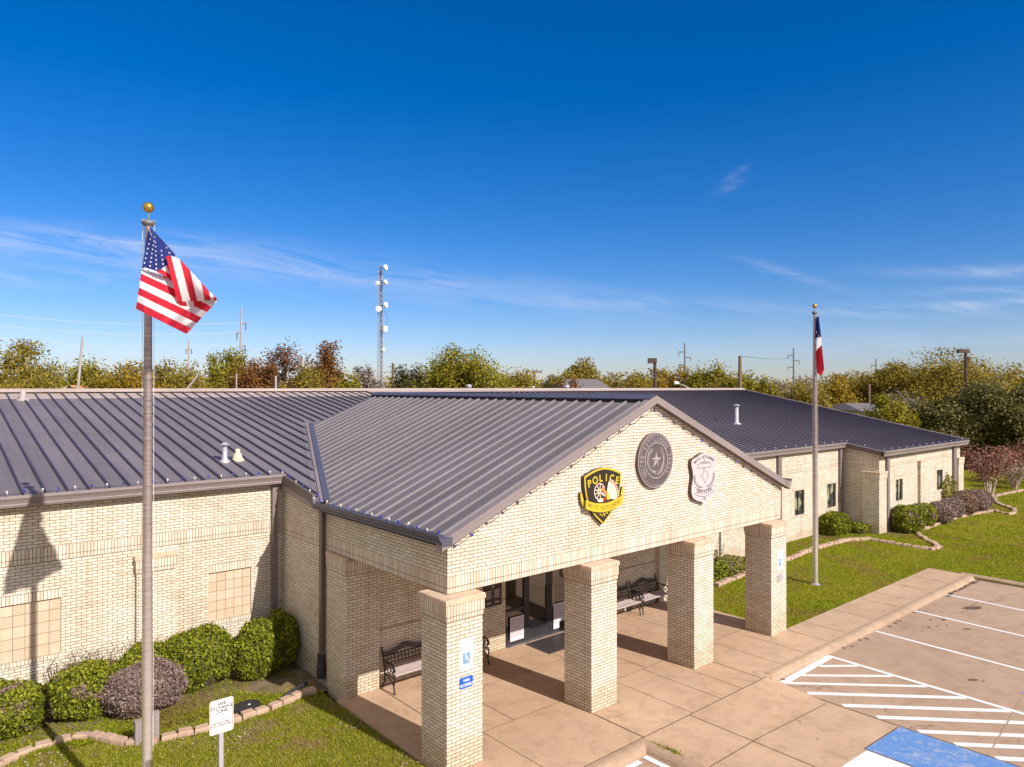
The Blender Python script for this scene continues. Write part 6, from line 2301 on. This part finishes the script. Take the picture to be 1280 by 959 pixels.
def shoebox(side):
    def f(t, foot, tpt):
        mb = MB()
        c = tpt + np.array([0, 0, -.05])
        ax = np.array([RGT.x, RGT.y, 0]); fw = np.array([FWD.x, FWD.y, 0])
        a, b = side
        pts = lambda s0, s1, z0, z1: [tuple(c + ax * s + fw * w_ + np.array([0, 0, z])) for s, w_, z in ((s0, -.22, z0), (s1, -.22, z0), (s1, .22, z0), (s0, .22, z0), (s0, -.22, z1), (s1, -.22, z1), (s1, .22, z1), (s0, .22, z1))]
        v = pts(a, b, -.28, .12)
        for q in ((0, 1, 2, 3), (4, 5, 6, 7), (0, 1, 5, 4), (1, 2, 6, 5), (2, 3, 7, 6), (3, 0, 4, 7)):
            mb.face([v[i] for i in q], 'brown_metal')
        mb.build('lamp_head', t)
    return f
px_pole('lot_lamp', (819, 490), (818.5, 449), 56, .13, 'brown_metal', 'brown lot lamp with one box head facing left', 'lamp', r_top=.12, extra=shoebox((-.52, .12)))
px_pole('lot_lamp', (1207.5, 484), (1207, 437.5), 74, .16, 'brown_metal', 'tall brown lot lamp with a double box head at the right', 'lamp', r_top=.15, extra=shoebox((-.80, .29)))
# small white street light
b, tp = at(864, 490, 72), at(862, 484, 72)
foot = np.array([b[0], b[1], -.3])
t = thing('street_light', foot, 'small street light with white head on a bent arm', 'lamp')
mb = MB(); mb.tube([foot, at(864, 487, 72), at(855, 482, 72), at(848, 479.5, 72)], [.09, .07, .05, .04], 'galv', 8); mb.build('arm', t)
mb = MB(); mb.tube([at(848.5, 479.2, 72), at(843, 478.7, 72)], [.14, .20], 'white_paint', 10); mb.build('lamp_head', t)

# lattice tower
D = 95
top = at(475.5, 338, D); x, y = float(top[0]), float(top[1]); zt = float(top[2])
t = thing('lattice_tower', (x, y, -.3), 'slender steel lattice tower carrying white dishes', 'tower')
mb = MB()
hw0, hw1 = .36, .26
legs = []
for k in range(3):
    a = math.radians(90 + 120 * k) - YAW
    f0 = np.array([x + 1.15 * hw0 * math.cos(a), y + 1.15 * hw0 * math.sin(a), -.3]); f1 = np.array([x + 1.15 * hw1 * math.cos(a), y + 1.15 * hw1 * math.sin(a), zt])
    legs.append((f0, f1))
    mb.tube([f0, f1], .055, 'galv', 6)
nl = 34
for i in range(nl):
    for k in range(3):
        p = legs[k][0] + (legs[k][1] - legs[k][0]) * i / nl
        q = legs[(k + 1) % 3][0] + (legs[(k + 1) % 3][1] - legs[(k + 1) % 3][0]) * (i + 1) / nl
        q0 = legs[(k + 1) % 3][0] + (legs[(k + 1) % 3][1] - legs[(k + 1) % 3][0]) * i / nl
        mb.tube([p, q], .022, 'grey_pole', 4); mb.tube([p, q0], .022, 'grey_pole', 4)
mb.build('mast', t)
mb = MB(); mb.tube([(x, y, zt - .5), (x, y, zt + .7)], .06, 'grey_pole', 6); mb.build('top_spike', t)
mb = MB()
pc = [at(477.5, yy, D - .3) for yy in range(350, 491, 10)]
mb.tube(pc, .04, 'wire', 5)
mb.tube([at(480, 388, D - .4), at(484, 397, D - .4), at(484, 405, D - .4), at(480, 412, D - .4)], .02, 'wire', 5)
mb.build('cable_run', t)
def dish(px, py, r, turn, asp=.3):
    c = at(px, py, D - .6)
    mb = MB()
    n_ = (-FWD * math.cos(turn) + RGT * math.sin(turn)).normalized()
    u = Vector((0, 0, 1)); v = n_.cross(u).normalized()
    prof = [(0, -.1), (r * .5, -.02), (r, .10), (r, .30), (r * .96, .33), (0, .36)]
    seg = 18
    rings = []
    for rr_, dd in prof:
        rings.append([Vector(c) + n_ * dd + (u * math.cos(2 * math.pi * k / seg) + v * math.sin(2 * math.pi * k / seg)) * max(rr_, .001) for k in range(seg)])
    for i in range(len(rings) - 1):
        for k in range(seg):
            mb.face([rings[i][k], rings[i][(k + 1) % seg], rings[i + 1][(k + 1) % seg], rings[i + 1][k]], 'white_paint')
    mb.tube([Vector(c) - n_ * .1, Vector((x, y, c[2]))], .06, 'grey_pole', 6)
    mb.build('dish', t)
dish(480.3, 334.5, .36, 1.1); dish(472.9, 354.5, .31, -.3); dish(480.3, 353, .34, 1.3); dish(474, 386.5, .42, -.1); dish(480.6, 381.5, .40, 1.25)
mb = MB()
c = at(480.5, 410, D - .4); mb.box(c[0] - .3, c[0] + .3, c[1] - .3, c[1] + .3, c[2] - .5, c[2] + .25, 'white_pipe'); mb.build('radio_box', t)
c = at(478.8, 437, D - .4); mb = MB(); mb.box(c[0] - .15, c[0] + .15, c[1] - .15, c[1] + .15, c[2] - .2, c[2] + .25, 'white_pipe'); mb.build('radio_box', t)
t_ref = at(472, 354.5, D)

# power lines at the left
for (p, q, lb) in (((-40, 389), (300, 404), 'highest power line at the left running to the tall steel power pole'),
                   ((-40, 403), (300, 416), 'middle power line at the left running to the tall steel power pole'),
                   ((-40, 419), (300, 432), 'lowest power line at the left running to the tall steel power pole')):
    mb = MB()
    a, b = at(*p, 120), at(*q, 120)
    pts = [a + (b - a) * s + np.array([0, 0, -1.0 * math.sin(math.pi * s)]) for s in np.linspace(0, 1, 14)]
    mb.tube(pts, .028, 'white_pipe', 5)
    tag(mb.build('power_line', origin=tuple(a)), lb, 'wire', 'power lines at the left')
for (p, q, lb) in (((925, 445.5), (992, 446), 'thin wire between the plain wooden pole and the steel pole'),):
    mb = MB()
    a, b = at(*p, 62), at(*q, 190)
    mb.tube([a + (b - a) * s + np.array([0, 0, -.4 * math.sin(math.pi * s)]) for s in np.linspace(0, 1, 10)], .02, 'wire', 5)
    tag(mb.build('power_line', origin=tuple(a)), lb, 'wire')


# houses
def house(px_l, px_r, py_ridge, py_eave, depth, label, hip=True):
    a, b = at(px_l, py_eave, depth), at(px_r, py_eave, depth)
    cx_, cy_ = (a[0] + b[0]) / 2, (a[1] + b[1]) / 2
    hw_ = np.hypot(*(b - a)[:2]) / 2
    ze = float(a[2]); zr = float(at((px_l + px_r) / 2, py_ridge, depth)[2])
    t = thing('house', (cx_, cy_, -.3), label, 'house')
    ax, fw = np.array([RGT.x, RGT.y, 0]), np.array([FWD.x, FWD.y, 0])
    P = lambda s, d, z: tuple(np.array([cx_, cy_, 0]) + ax * s + fw * d + np.array([0, 0, z]))
    dp = 5.0
    mb = MB()
    rh = hw_ * .55 if hip else hw_
    R0, R1 = P(-rh, 0, zr), P(rh, 0, zr)
    E = [P(-hw_, -dp, ze), P(hw_, -dp, ze), P(hw_, dp, ze), P(-hw_, dp, ze)]
    mb.face([E[0], E[1], R1, R0], 'shingle'); mb.face([E[2], E[3], R0, R1], 'shingle'); mb.face([E[1], E[2], R1], 'shingle'); mb.face([E[3], E[0], R0], 'shingle')
    mb.face(E[::-1], 'house_wall')
    rf = mb.build('roof', t)
    mb = MB()
    W_ = [P(-hw_ + .4, -dp + .4, 0), P(hw_ - .4, -dp + .4, 0), P(hw_ - .4, dp - .4, 0), P(-hw_ + .4, dp - .4, 0)]
    for i in range(4):
        p, q = W_[i], W_[(i + 1) % 4]
        mb.face([(p[0], p[1], -.3), (q[0], q[1], -.3), (q[0], q[1], ze - .02), (p[0], p[1], ze - .02)], 'house_wall')
    wl = mb.build('wall', t)
    for s in (-.5, .3):
        mb = MB()
        p, q = P(hw_ * s, -dp + .36, 0), P(hw_ * s + 1.0, -dp + .36, 0)
        mb.face([(p[0], p[1], 1.0), (q[0], q[1], 1.0), (q[0], q[1], 2.2), (p[0], p[1], 2.2)], 'glass')
        mb.build('window', t)
    return t
house(692, 762, 474, 489, 84, 'grey shingled house roof showing beyond the middle of the ridge')
house(1044, 1096, 504, 512, 66, 'low dark roofed house behind the right end of the roof')
# rounded rusty shed roof behind the left ridge
c = at(80, 492, 66)
t = thing('shed', (c[0], c[1], -.3), 'shed with rounded rusty orange roof behind the left ridge', 'shed')
ax, fw = np.array([RGT.x, RGT.y, 0]), np.array([FWD.x, FWD.y, 0])
hw_ = 15.5 / FPX * 66
zc = float(at(80, 491, 66)[2]); zk = float(at(80, 481.5, 66)[2]) - zc
mb = MB(); wl = MB()
ns = 14
base = np.array([c[0], c[1], 0])
arc = [(-hw_ * math.cos(math.pi * k / ns), zc - .2 + (zk + .2) * math.sin(math.pi * k / ns)) for k in range(ns + 1)]
for (s0, z0), (s1, z1) in zip(arc[:-1], arc[1:]):
    mb.face([tuple(base + ax * s0 + np.array([0, 0, z0])), tuple(base + ax * s1 + np.array([0, 0, z1])), tuple(base + ax * s1 + fw * 5 + np.array([0, 0, z1])), tuple(base + ax * s0 + fw * 5 + np.array([0, 0, z0]))], 'rust')
mb.build('roof', t)
wl.face([tuple(base + ax * s + fw * .05 + np.array([0, 0, z - .12])) for s, z in arc], 'house_wall')
wl.face([tuple(base + ax * -hw_ + fw * .05 + np.array([0, 0, -.3])), tuple(base + ax * hw_ + fw * .05 + np.array([0, 0, -.3])), tuple(base + ax * hw_ + fw * .05 + np.array([0, 0, zc - .3])), tuple(base + ax * -hw_ + fw * .05 + np.array([0, 0, zc - .3]))], 'house_wall')
wl.build('wall', t)
# low pale fence beyond the building end
p0, p1 = at(1196, 576, 66), at(1330, 584, 66)
t = thing('rail_fence', (p0[0], p0[1], -.3), 'low pale fence behind the reddish trees beyond the building end', 'fence')
mb = MB()
L_ = p1 - p0
for k in range(9):
    q = p0 + L_ * k / 8
    m_ = MB(); m_.box(q[0] - .06, q[0] + .06, q[1] - .06, q[1] + .06, -.3, 1.25, 'white_pipe'); m_.build('post', t)
for z in (.5, 1.0):
    mb.tube([(p0[0], p0[1], z), (p1[0], p1[1], z)], .06, 'white_pipe', 6)
mb.build('rail', t)


# ------------------------------------------------------------------ strings of lights
BULB = {}
for cname in ('bulb_blue', 'bulb_white', 'bulb_dim'):
    mb = MB()
    mb.lathe((0, 0, 0), [(0, .062), (.016, .052), (.023, .03), (.016, .006), (.010, 0), (.010, -.022), (0, -.022)], cname, 8)
    o_ = mb.build('bulb'); BULB[cname] = o_.data; bpy.data.objects.remove(o_)


def light_string(path, label, step=.30, up=True, sag=.0, scale=.75, dim=False):
    pts = [Vector(p) for p in path]
    t = thing('light_string', pts[0], label, 'string lights', 'bulb strings along the eaves')
    samples = []
    for p, q in zip(pts[:-1], pts[1:]):
        L = (q - p).length
        nn = max(1, int(L / step))
        for k in range(nn):
            samples.append(p + (q - p) * (k / nn))
    samples.append(pts[-1])
    mb = MB()
    wp_ = []
    for a_, b_ in zip(samples[:-1], samples[1:]):
        wp_ += [a_, (a_ + b_) / 2 + Vector((0, 0, -.025 - (random.random() * .03 if sag else 0)))]
    wp_.append(samples[-1])
    mb.tube(wp_, .007 * scale, 'wire', 4)
    mb.build('wire', t)
    if len(samples) > 98: samples = samples[:98]
    for i, s in enumerate(samples):
        o_ = bpy.data.objects.new('bulb', BULB[('bulb_blue' if i % 4 == 1 else 'bulb_dim') if dim else ('bulb_blue' if i % 2 else 'bulb_white')])
        COL.objects.link(o_)
        o_.parent = t
        o_.location = s - pts[0] + Vector((random.uniform(-.01, .01), random.uniform(-.01, .01), random.uniform(0, .02)))
        o_.rotation_euler = (random.uniform(-.5, .5) + (0 if up else math.pi * .8), random.uniform(-.4, .4), random.uniform(0, 3))
        o_.scale = (1.25 * scale,) * 3
    return t


light_string([(-7.0, 7.50, 4.745), (.10, 7.50, 4.745)], 'blue and white bulbs along the left front gutter', .30)
light_string([(.11, 7.45, 4.70), (.11, 5.45, 4.345), (-.03, 5.35, 4.30), (-.06, .18, 4.30)], 'blue and white bulbs along the stepped eave and porch gutter', .34)
light_string([(.35, .255, zp(.35) - .25), (6.10, .255, zp(6.10) - .25)], 'bulbs hanging below the left rake of the gable', .40, False, .03, dim=True)
light_string([(6.2, .255, zp(6.2) - .25), (12.0, .255, zp(12.0) - .25)], 'bulbs hanging below the right rake of the gable', .40, False, .03, dim=True)
light_string([(12.9, 5.24, 4.36), (27.05, 5.24, 4.36)], 'bulbs along the first gutter of the right wing', .42, scale=.7)
light_string([(27.05, 5.2, 4.34), (27.1, 3.50, 4.05), (38.1, 3.46, 4.05)], 'bulbs along the far gutter of the right wing', .42, scale=.7)

# cycles settings that suit the place
scene.render.engine = 'CYCLES'
scene.cycles.max_bounces = 6
scene.cycles.transparent_max_bounces = 4
scene.render.resolution_x, scene.render.resolution_y = 1024, 767
